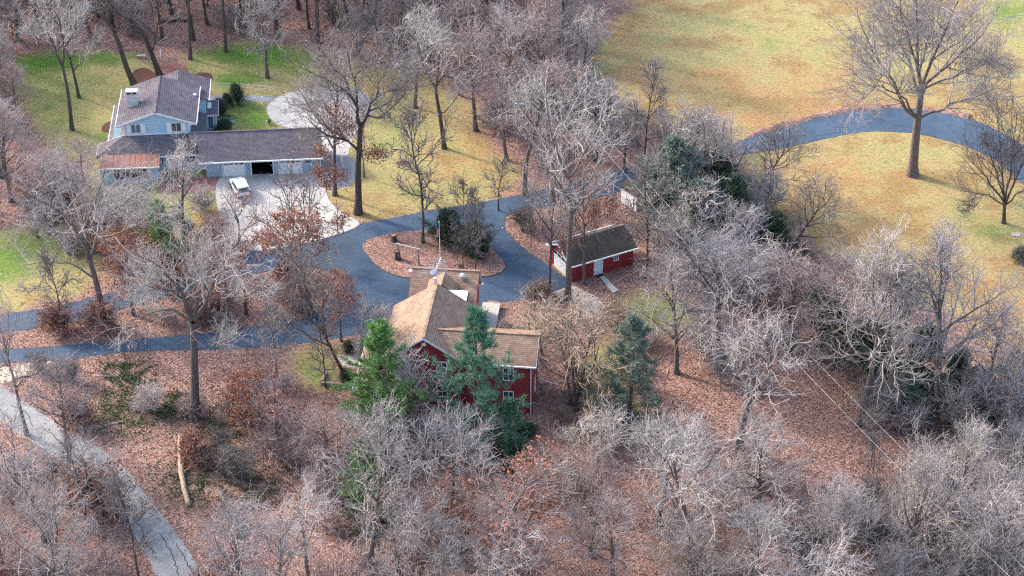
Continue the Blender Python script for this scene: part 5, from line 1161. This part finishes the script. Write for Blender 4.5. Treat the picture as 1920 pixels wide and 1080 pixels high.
# --- trees placed one by one: kind, base px, label, top px, crown width px
P_ = plant
for a in [
    ('oak1', 628, 366, 'dark trunked oak close to the garage corner', 95, 170), ('slim0', 683, 332, 'short dark trunk right behind the big oak', 190, 60),
    ('slim1', 793, 456, 'slim dark tree growing from the driveway island', 205, 130), ('oak2', 778, 202, 'bare tree on the lawn beyond the turnaround', 10, 170),
    ('oak0', 502, 146, 'dark bare tree on the green lawn behind the walkway', -40, 150), ('wood0', 357, 111, 'double trunked tree at the wood edge behind the patio', -170, 130), ('wood1', 423, 97, 'pale trunked tree in a mulch ring at the wood edge', -190, 120),
    ('oak4', 985, 368, 'thick grey oak where the driveway passes into the wood', 130, 230), ('pinkoak0', 892, 245, 'pinkish bare tree in the central grove, far lawn side', 40, 190), ('oak1', 945, 210, 'grey bare tree in the middle of the central grove', 10, 200),
    ('pinkoak1', 1015, 185, 'pinkish bare tree at the back of the central grove', -10, 190), ('oak2', 1085, 215, 'bare tree above the dark evergreen of the central grove', 15, 180), ('oak0', 1118, 300, 'grey tree in the grove above the white shed', 125, 210), ('pinkoak2', 950, 300, 'pinkish tree in the grove just behind the thick oak', 150, 190),
    ('pinkoak1', 1045, 285, 'pinkish tree in the heart of the central grove', 120, 190), ('oak3', 1172, 322, 'grey tree at the cedar end of the central grove', 180, 140), ('slim0', 1207, 330, 'slim dark sapling rising beyond the cedars', 118, 100),
    ('oak1', 1030, 548, 'grey trunked tree at the red shed door', 270, 120), ('rustoak1', 1095, 533, 'tree with a few rust leaves against the red shed wall', 300, 150), ('slim1', 1210, 528, 'grey trunked tree right of the red shed', 300, 130),
    ('oak5', 1352, 690, 'wide grey crowned tree above the thicket right of the shed', 445, 330), ('pinkoak2', 1475, 650, 'pinkish crowned tree beside the dark cedars at mid right', 470, 240), ('oak4', 1388, 845, 'broad oak with mossy limbs over the red leaf clearing', 585, 350), ('vase0', 1268, 700, 'pale crowned tree left of the wide grey crown', 500, 190),
    ('oak3', 1610, 797, 'tall thick trunked oak at the edge of the red leaf clearing', 475, 320), ('vase1', 1668, 795, 'pale double trunked tree between the two tall right oaks', 490, 220), ('vase0', 1752, 790, 'tall leaning grey tree bordering the straw field', 455, 280), ('pinkoak1', 1560, 690, 'pinkish tree in front of the field at right centre', 475, 230), ('oak1', 1840, 800, 'grey crown at the field edge right of the tall leaning tree', 560, 170),
    ('multi1', 1290, 405, 'grey twiggy tree rising through the cedar mass', 192, 190), ('multi1', 1345, 385, 'grey twiggy tree on the drive side of the cedars', 225, 130), ('multi1', 1262, 392, 'grey twiggy tree between white shed and cedars', 235, 110), ('multi1', 1300, 478, 'tangled grey tree in front of the cedars', 345, 190), ('multi1', 1250, 462, 'grey tangled tree left of the cedar thicket', 380, 105), ('multi1', 1375, 490, 'grey tangled tree at the right of the cedar thicket', 375, 140), ('oak5', 1330, 610, 'pale dome crown right behind the red shed yard', 462, 250), ('multi0', 1085, 765, 'tan multi stemmed tree right of the red house wing', 590, 230), ('multi0', 1010, 665, 'tan brushy tree overhanging the ridge of the red wing', 565, 170), ('multi1', 760, 815, 'grey twiggy tree before the red gable', 655, 150), ('multi1', 700, 720, 'grey tree behind the left green pine', 560, 120),
    ('oak5', 840, 975, 'wide grey crown below the red house windows', 790, 270), ('oak3', 692, 1082, 'tall grey oak with straight trunk at bottom centre left', 785, 250), ('rustoak1', 965, 1110, 'forked oak with scattered tan leaves at bottom centre', 870, 330), ('oak2', 1105, 960, 'grey crown below the red wing corner', 765, 240), ('oak5', 1235, 985, 'grey crown below the grey green pine', 795, 220), ('oak4', 1292, 1090, 'pale limbed oak at bottom right of centre', 790, 330),
    ('pinkoak2', 620, 925, 'pinkish grey tree left of the bottom green pine', 760, 190), ('pinkoak0', 1150, 1110, 'pinkish crown at the bottom edge right of the forked oak', 930, 240), ('oak0', 820, 1150, 'grey crown at the bottom edge left of the forked oak', 940, 240), ('oak1', 1420, 1000, 'grey crown below the mossy limbed oak', 800, 260),
    ('oak3', 470, 1150, 'wide grey crown at the bottom edge right of the road', 940, 270), ('oak4', 585, 1120, 'grey crown at the bottom edge left of the straight oak', 915, 220), ('vase1', 1545, 1120, 'pale fan of branches at bottom right', 905, 180), ('oak0', 1405, 1160, 'grey crown at the bottom edge below the pale limbed oak', 940, 260), ('vase1', 1692, 1085, 'slim grey tree in the lower right thicket', 840, 170), ('oak4', 1855, 1140, 'crooked pale tree in the lower right corner', 900, 230), ('vase0', 1770, 1020, 'grey upright tree amid the lower right thicket', 790, 190),
    ('oak2', 50, 815, 'grey oak between road and lower driveway at far left', 560, 170), ('oak1', 130, 865, 'pale branched oak leaning over the public road', 665, 150), ('oak3', 100, 1190, 'grey crown in the lower left corner', 925, 240), ('pinkoak1', 20, 1110, 'pinkish crown at the far lower left edge', 900, 170), ('slim0', 262, 1100, 'thin dark tree standing against the pale road', 890, 120), ('slim1', 160, 975, 'dark sapling at the road edge near the twisted oak', 820, 110),
    ('slim0', 118, 622, 'thin dark tree leaning beside the upper driveway branch', 470, 90), ('leanoak', 652, 712, 'dark tree leaning left across the driveway by the red house', 455, 170), ('oak0', 520, 712, 'ivy wrapped tree below the lower driveway', 560, 120), ('slim1', 611, 728, 'small dark tree by the timber edging', 610, 70),
    ('oak2', 345, 480, 'grey tree in front of the blue house terrace', 268, 190), ('pinkoak0', 450, 510, 'purplish grey tree between apron and driveway', 360, 170), ('fewleaf', 540, 488, 'upright young tree with few leaves before the garage doors', 318, 150), ('oak5', 235, 490, 'wide grey crown left of the blue house bay', 352, 180), ('pinkoak1', 20, 378, 'purplish grey tree at the far left edge', 195, 170), ('oak3', 90, 440, 'grey crown on the left lawn edge', 290, 180), ('pinkoak0', 160, 350, 'pinkish bush like tree beside the left lawn', 255, 130),
    ('rustoak0', 560, 560, 'rust leaved oak in the driveway median', 400, 190), ('rustoak0', 250, 590, 'rust leaved oak between the driveway branches', 440, 190), ('rustoak1', 430, 620, 'tree with thin rust foliage in the driveway median', 470, 180), ('rustoak0', 640, 640, 'rust leaved tree beside the loop entrance', 510, 110), ('rustoak1', 520, 850, 'rust tinted tree below the lower driveway branch', 690, 160), ('rustsmall', 470, 800, 'low rust leaved sapling in the leafy slope', 700, 110), ('rustsmall', 330, 560, 'low rust leaved sapling between driveway branches', 470, 90),
    ('leanoak', 1405, 372, 'bare multi limbed tree leaning right towards the upper drive', 235, 150), ('leanoak', 1470, 480, 'bare tree leaning right over the straw field', 335, 150), ('slim1', 868, 512, 'thin sapling between the island yews', 330, 60), ('slim0', 892, 515, 'thin grey sapling at the house end of the island', 360, 60),
    ('slim1', 935, 395, 'thin sapling at the driveway by the lawn corner', 300, 70), ('pinkoak1', 800, 115, 'pinkish tree at the wood edge above the far lawn', -70, 170), ('pinkoak0', 880, 150, 'pinkish tree where lawn meets central grove', -20, 180)]:
    kind, x, y, lab, top, w = a
    P_(kind, x, y, lab, top, w, rz=(0.0 if kind == 'leanoak' and x > 1000 else (math.pi if kind == 'leanoak' else None)))

# --- evergreens
for a in [
    ('pine0', 712, 815, 'bright green pine before the left end of the red house', 606, 170), ('pine0', 700, 800, 'small yellow green pine at the foot of the left pine', 730, 75), ('pine1', 893, 850, 'tall blue green pine before the red house wing', 598, 175), ('pine1', 962, 850, 'blue green pine boughs at the red wing corner', 752, 80), ('greypine', 1178, 800, 'grey green conifer right of the red house', 600, 150), ('pine0', 690, 960, 'green pine half hidden behind the straight oak', 820, 110), ('pine0', 305, 530, 'green pine between the blue house and driveway', 378, 120), ('pine1', 1150, 800, 'low green fir beneath the grey green conifer', 760, 70),
    ('cedar2', 1262, 420, 'large grey green cedar behind the red shed', 250, 170), ('cedar0', 1330, 400, 'dark cedar beside the upper drive', 275, 130), ('cedar2', 1246, 410, 'grey green cedar around the white shed', 285, 80), ('cedar2', 1300, 455, 'broad grey green cedar at the thicket centre', 330, 150), ('cedar0', 1370, 455, 'dark cedar at the leaning tree foot', 320, 110), ('cedar1', 1448, 482, 'dark green cedar at the field corner', 392, 95), ('cedar0', 1500, 500, 'small dark cedar beside the leaning field tree', 460, 70), ('cedar0', 1092, 245, 'dark evergreen inside the central grove', 135, 110),
    ('cedar1', 1560, 650, 'dark cedar behind the tall right oaks', 560, 110), ('cedar0', 1640, 700, 'dark cedar between the tall right oaks', 570, 130), ('cedar1', 1720, 740, 'dark cedar behind the double trunk', 610, 130), ('cedar0', 1790, 770, 'dark cedar before the straw field', 650, 110), ('cedar1', 1530, 600, 'green cedar at the mid right field edge', 540, 80), ('cedar2', 1690, 780, 'grey green cedar low under the tall right trees', 690, 110), ('cedar0', 1845, 790, 'dark evergreen at the right field border', 720, 80)]:
    P_(*a)
P_('yew', 841, 453, 'dark conifer on the driveway island', 402, 72, name='yew_tree'); P_('yew', 893, 481, 'wide dark yew at the right of the island', 430, 80, name='yew_tree')
for x, y, w, t_, lab in ((415, 214, 30, 192, 'dark hedge shrub along the vestibule wall'), (428, 200, 26, 180, 'round clipped shrub in the middle of the vestibule row'), (446, 192, 32, 166, 'large round clipped shrub at the walkway'), (418, 243, 40, 228, 'low black green shrub in the courtyard corner'), (400, 240, 24, 230, 'low dark shrub against the vestibule wall'),
                         (655, 662, 28, 645, 'round dark shrub at the red house walk'), (686, 660, 24, 640, 'dark shrub against the lean to wall'), (650, 718, 30, 700, 'dark green shrub above the timber edging'), (984, 812, 42, 796, 'low blue green juniper below the red wing corner'), (960, 878, 40, 858, 'low dark juniper at the slope below the house')):
    P_('globe', x, y, lab, t_, w)
P_('greenshrub', 1912, 488, 'small bright evergreen bush in the straw field', 470, 26)
P_('seedheads', 1003, 556, 'dried flower heads at the driveway corner', 535, 34); P_('seedheads', 1020, 553, 'dried seed heads beside the grey trunk', 534, 28)
# --- fills, kept off roads, lawns and buildings
ROADW = [catmull(gp(p), 3) for p in (LOOP,
    [(-260, 560), (-60, 690), (0, 722), (67, 767), (117, 800), (200, 850), (247, 893), (283, 940), (333, 1003), (382, 1082), (420, 1180), (450, 1300), (360, 1300), (330, 1180), (293, 1080), (267, 1030), (233, 975), (167, 909), (110, 862), (33, 812), (-20, 778), (-300, 660)],
    [(412, 334), (604, 322), (674, 421), (540, 463), (410, 440)], [(660, 520), (930, 500), (1015, 640), (1015, 790), (660, 790)], [(1030, 440), (1190, 420), (1200, 500), (1080, 535), (1030, 520)], [(180, 120), (420, 120), (620, 240), (620, 340), (180, 350)], [(1500, 740), (1600, 800), (1610, 960), (1480, 960), (1440, 850)])]
LAWNW = [catmull(gp(p), 3) for p in LAWNS]
def scatter(n, box, mind, seed, road=.8, lawn_=.5, tries=14):
    rg = np.random.default_rng(seed); m = n * tries
    px, py = rg.uniform(box[0], box[2], m), rg.uniform(box[1], box[3], m)
    t_ = CAMH / (_s + (py - 540) / FPX * _c); X, Y = (px - 960) / FPX * t_, (_c - (py - 540) / FPX * _s) * t_
    ok = np.ones(m, bool)
    for w in ROADW: ok &= sdist(X, Y, w) < -road
    for w in LAWNW: ok &= sdist(X, Y, w) < -lawn_
    out, q = [], []
    for i in np.nonzero(ok)[0]:
        if len(out) >= n: break
        if q and min((X[i] - a) ** 2 + (Y[i] - b) ** 2 for a, b in q) < mind * mind: continue
        q.append((X[i], Y[i])); out.append((px[i], py[i]))
    return out
fr = random.Random(5)
def fill(pts, kinds, label, group, h, seed=0):
    for x, y in pts:
        k = fr.choice(kinds); o = plant(k, x, y, label, h=fr.uniform(*h), group=group); FILLED.append((o, k, x, y))
FILLED = []
fill(scatter(90, (-120, -95, 1060, 100), 4.2, 1, 1, 1.2), ['wood0', 'wood1', 'wood2', 'wood1', 'pinkoak0'], 'bare forest tree in the wood along the top of the picture', 'trees of the far wood', (15, 21))
fill(scatter(44, (480, -30, 1130, 115), 4.0, 31, 1, .6), ['pinkoak0', 'oak1', 'pinkoak1', 'oak3', 'multi1', 'oak0'], 'mid height bare tree with grey crown in the far wood', 'lower crowns of the far wood', (6.5, 10.5))
fill(scatter(16, (-60, -40, 480, 90), 5.0, 32, 1, .8), ['pinkoak0', 'oak1', 'oak3'], 'mid height bare tree in the wood behind the blue house', 'lower trees behind the blue house', (6, 9.5))
fill(scatter(26, (-140, 60, 40, 420), 3.6, 2, 1, .4), ['wood0', 'pinkoak1', 'multi1', 'oak2'], 'bare tree in the strip of wood at the far left edge', 'trees at the far left edge', (9, 15))
fill(scatter(40, (-100, -60, 1130, 110), 3.0, 3, 1, .3), ['shrub1', 'shrub0', 'shrub3', 'slim0', 'slim1'], 'brushy undergrowth shrub on the far wood floor', 'undergrowth of the far wood', (2.0, 4.5))
fill(scatter(22, (870, 90, 1150, 335), 2.8, 4, .8, .3), ['shrub1', 'shrub0', 'slim0', 'multi1', 'shrub1'], 'pinkish brush under the central grove', 'brush under the central grove', (2.2, 5))
fill(scatter(20, (1235, 230, 1480, 560), 2.2, 5, .9, .2), ['thicket0', 'thicket1', 'shrub0', 'multi1'], 'grey thicket shrub among the dark cedars', 'thicket among the cedars', (3.5, 6.5))
fill(scatter(27, (1630, 770, 1960, 1150), 2.0, 6, .5, .1), ['thicket0', 'thicket1', 'shrub0', 'thicket0'], 'blue grey upright shrub of the lower right thicket', 'lower right thicket', (3.5, 6.5))
fill(scatter(16, (1230, 520, 1640, 760), 2.8, 7, .8, .4), ['shrub0', 'thicket1', 'shrub1', 'multi1'], 'grey brush under the wide crowns right of centre', 'brush right of centre', (2.5, 5))
fill(scatter(24, (420, 820, 1500, 1180), 2.9, 8, .8, .4), ['shrub0', 'shrub1', 'shrub2', 'multi1', 'multi0', 'rustshrub'], 'twiggy undergrowth shrub in the bottom wood', 'undergrowth of the bottom wood', (2.2, 5))
fill(scatter(14, (420, 1020, 1560, 1330), 5.2, 9, 1, .4), ['oak0', 'oak1', 'oak2', 'oak3', 'oak4', 'oak5', 'pinkoak0', 'pinkoak2'], 'bare grey crown in the bottom wood', 'trees of the bottom wood', (10, 14))
fill(scatter(22, (1480, 820, 1640, 1080), 2.2, 10, .2, .2), ['slim0', 'slim1', 'shrub3'], 'thin dark sapling in the red leaf clearing', 'saplings of the red leaf clearing', (3, 6.5))
fill(scatter(12, (60, 690, 660, 960), 3.0, 11, .6, .3), ['shrub0', 'shrub3', 'shrub1', 'rustshrub', 'slim1'], 'brushy shrub on the leafy slope below the driveway', 'shrubs on the leafy slope', (1.6, 4))
fill(scatter(14, (-60, 880, 300, 1200), 2.8, 12, 1.4, .3), ['shrub1', 'shrub0', 'multi1', 'rustshrub', 'shrub2'], 'twiggy shrub left of the public road', 'shrubs left of the road', (1.8, 4.5))
fill(scatter(12, (60, 500, 640, 630), 2.4, 13, .6, .3), ['rustshrub', 'shrub1', 'rustshrub', 'shrub0'], 'rust tinted shrub in the driveway median', 'shrubs of the driveway median', (1.4, 3))
fill(scatter(24, (60, 375, 480, 510), 2.6, 14, .7, -4.5), ['shrub0', 'shrub1', 'multi1', 'shrub3', 'rustshrub'], 'grey brush between the blue house and the driveway', 'brush before the blue house', (1.5, 3.4))
fill(scatter(14, (930, 618, 1220, 790), 2.2, 15, .8, -6), ['shrub2', 'shrub2', 'multi0', 'shrub1'], 'tan brush beside the red wing and gravel pad', 'tan brush right of the red house', (1.3, 3.4))
fill(scatter(8, (960, 400, 1150, 500), 2.2, 16, .5, .3), ['slim0', 'shrub3', 'slim1'], 'thin sapling on the leaves around the red shed', 'saplings around the red shed', (2.5, 6))
fill(scatter(9, (660, 800, 1000, 890), 2.4, 17, .3, .3), ['multi1', 'shrub0', 'shrub1'], 'grey brush below the red house front wall', 'brush below the red house', (2, 3.6))
fill(scatter(20, (1860, 780, 2080, 1250), 3.0, 18, .5, .2), ['vase0', 'oak1', 'thicket0'], 'bare tree beyond the lower right corner', 'trees at the lower right corner', (6, 11))

# --- fill plants close to a landmark are told apart by their rank of nearness to it
LOOK = {'shrub0': 'grey bare shrub', 'shrub1': 'pinkish bare shrub', 'shrub2': 'tan bare shrub', 'shrub3': 'dark bare shrub', 'thicket0': 'tall grey shrub', 'thicket1': 'tall grey shrub', 'rustshrub': 'rust leaved shrub', 'multi0': 'tan multi stemmed tree', 'multi1': 'grey multi stemmed tree', 'slim0': 'thin dark sapling', 'slim1': 'thin dark sapling',
        'oak0': 'bare grey tree', 'oak1': 'bare grey tree', 'oak2': 'bare grey tree', 'oak3': 'bare grey tree', 'oak4': 'bare grey tree', 'oak5': 'bare grey tree', 'pinkoak2': 'pinkish bare tree', 'pinkoak0': 'pinkish bare tree', 'pinkoak1': 'pinkish bare tree', 'wood0': 'tall bare forest tree', 'wood1': 'tall bare forest tree', 'wood2': 'tall bare forest tree', 'vase0': 'fan shaped bare tree', 'vase1': 'fan shaped bare tree'}
MARKS = [('the pale log', 346, 890), ('the red shed', 1130, 505), ('the red house wing corner', 993, 780), ('the red house lean to corner', 668, 770), ('the gravel pad', 1090, 570), ('the white shed', 1172, 390), ('the garage apron edge', 440, 440), ('the copper roofed bay', 240, 345), ('the brick patio', 325, 130), ('the bend of the public road', 200, 880), ('the twisted oak by the road', 82, 1020), ('the straight trunked oak below the driveway', 366, 782),
         ('the red leaf clearing', 1540, 860), ('the tall thick oak of the clearing', 1610, 797), ('the tall leaning grey tree', 1752, 790), ('the straight oak at bottom centre', 692, 1082), ('the forked oak at the bottom', 965, 1110), ('the pale limbed oak', 1292, 1090), ('the grey green conifer', 1178, 800), ('the mossy limbed oak', 1388, 845), ('the field corner cedar', 1448, 482), ('the large cedar behind the shed', 1262, 420), ('the turnaround', 650, 150), ('the thick oak over the driveway', 985, 368), ('the far wood corner by the field', 1150, 40), ('the gravel shoulder', 60, 695), ('the stump in the driveway median', 401, 600), ('the bottom right corner', 1920, 1080), ('the bottom left corner', 0, 1080), ('the top left corner', 0, 0)]
ORD = ['nearest', 'second nearest', 'third nearest', 'fourth nearest']
named = set()
for rank in range(4):
    for mk, mx, my in MARKS:
        g = G(mx, my)
        for look in sorted(set(LOOK.values())):
            c = sorted((((o.location - g).length, i) for i, (o, k, x, y) in enumerate(FILLED) if LOOK.get(k) == look))
            if len(c) > rank and c[rank][0] < 22 and c[rank][1] not in named:
                o = FILLED[c[rank][1]][0]; o['label'] = look + ' ' + ORD[rank] + ' to ' + mk; named.add(c[rank][1])
# --- fallen branches on the wood floor
def stick(seed):
    r_ = np.random.default_rng(seed); st = grow(r_, np.array([[0, 0, .06]]), np.array([[1.0, 0, .02]]), np.array([3.2]), 7, .10, -.004); st[..., 2] = np.clip(st[..., 2], .05, .4)
    sr = taper(np.array([.055]), np.array([.012]), 7); P, D, r, t, par = spawn(r_, st, sr, 6, .3, 1.0, .5, .9, .2); D[:, 2] = np.abs(D[:, 2]) * .6; b = grow(r_, P, D, r_.uniform(.4, 1.1, 6), 4, .15, 0); b[..., 2] = np.maximum(b[..., 2], .03)
    return quadmesh('fallen_branch', *merge([tubes(st, sr, 6), tubes(b, taper(r * .6, np.full(6, .008), 4), 4)]), M['twig'])
STK = [stick(i) for i in range(4)]
sb = scatter(60, (60, 640, 1700, 1090), 3.5, 41, .6, .3) + scatter(24, (0, 0, 900, 110), 4, 42, 1, .6)
cl_ = np.random.default_rng(3)
for i, (x, y) in enumerate(sb):
    o = link('fallen_branch', STK[i % 4], None, G(x, y), cl_.uniform(0, 6.28)); k_ = cl_.uniform(.5, 1.3); o.scale = (k_, k_, k_)
    tag(o, 'fallen bare branch lying on the leaves of the ' + ('near' if y > 300 else 'far') + ' wood floor', 'branch', 'fallen branches, ' + ('near' if y > 300 else 'far') + ' wood')
# --- loose leaves lying on the wood floor, along the road edges and on the lawns
rg = np.random.default_rng(9)
n = 150000
px, py = rg.uniform(-80, 2000, n), rg.uniform(-40, 1120, n)
t_ = CAMH / (_s + (py - 540) / FPX * _c); X, Y = (px - 960) / FPX * t_, (_c - (py - 540) / FPX * _s) * t_
lw = np.full(n, -9.0); rd = np.full(n, -9.0)
for w in LAWNW: lw = np.maximum(lw, sdist(X, Y, w))
for w in ROADW[:3]: rd = np.maximum(rd, sdist(X, Y, w))
for w in ROADW[3:6]: lw = np.maximum(lw, np.where(sdist(X, Y, w) > -.5, 99, -9))
keep = np.where(rd > -.1, rg.uniform(0, 1, n) < .40 * np.exp(-rd / .35) + .012, np.where(lw > 0, rg.uniform(0, 1, n) < .5 * np.exp(-lw / 1.5) + .03, True)) & (lw < 90)
P = np.stack([X, Y, np.where(rd > -.1, .05, .03) + rg.uniform(0, .03, n)], 1)[keep]
V, F = quads(rg, P, .15, 2.0, .7)
tag(link('fallen_leaves', quadmesh('fallen_leaves', V, F, M['leafscatter'], False)), 'brown oak leaves scattered over the wood floor', 'leaves', kind='stuff')
# --- ivy carpet patches
n = 42000
k = rg.integers(0, len(IVY), n); iv = np.array([b[:4] for b in IVY], float)
px, py = iv[k, 0] + rg.normal(0, .55, n) * iv[k, 2], iv[k, 1] + rg.normal(0, .55, n) * iv[k, 3]
t_ = CAMH / (_s + (py - 540) / FPX * _c); X, Y = (px - 960) / FPX * t_, (_c - (py - 540) / FPX * _s) * t_
rd = np.full(n, -9.0)
for w in ROADW[:6]: rd = np.maximum(rd, sdist(X, Y, w))
cl = np.sin(X * 1.7 + np.sin(Y * 1.1) * 2) * np.sin(Y * 1.5 + np.sin(X * .9) * 2) > rg.normal(0, .45, n)
keep = (rd < -.3) & cl
P = np.stack([X, Y, .04 + np.abs(rg.normal(0, .10, n))], 1)[keep]
V, F = quads(rg, P, .13, 1.2, .8)
tag(link('ground_ivy', quadmesh('ground_ivy', V, F, M['ivy'], False)), 'dark green ivy creeping over the wood floor', 'ivy', kind='stuff')
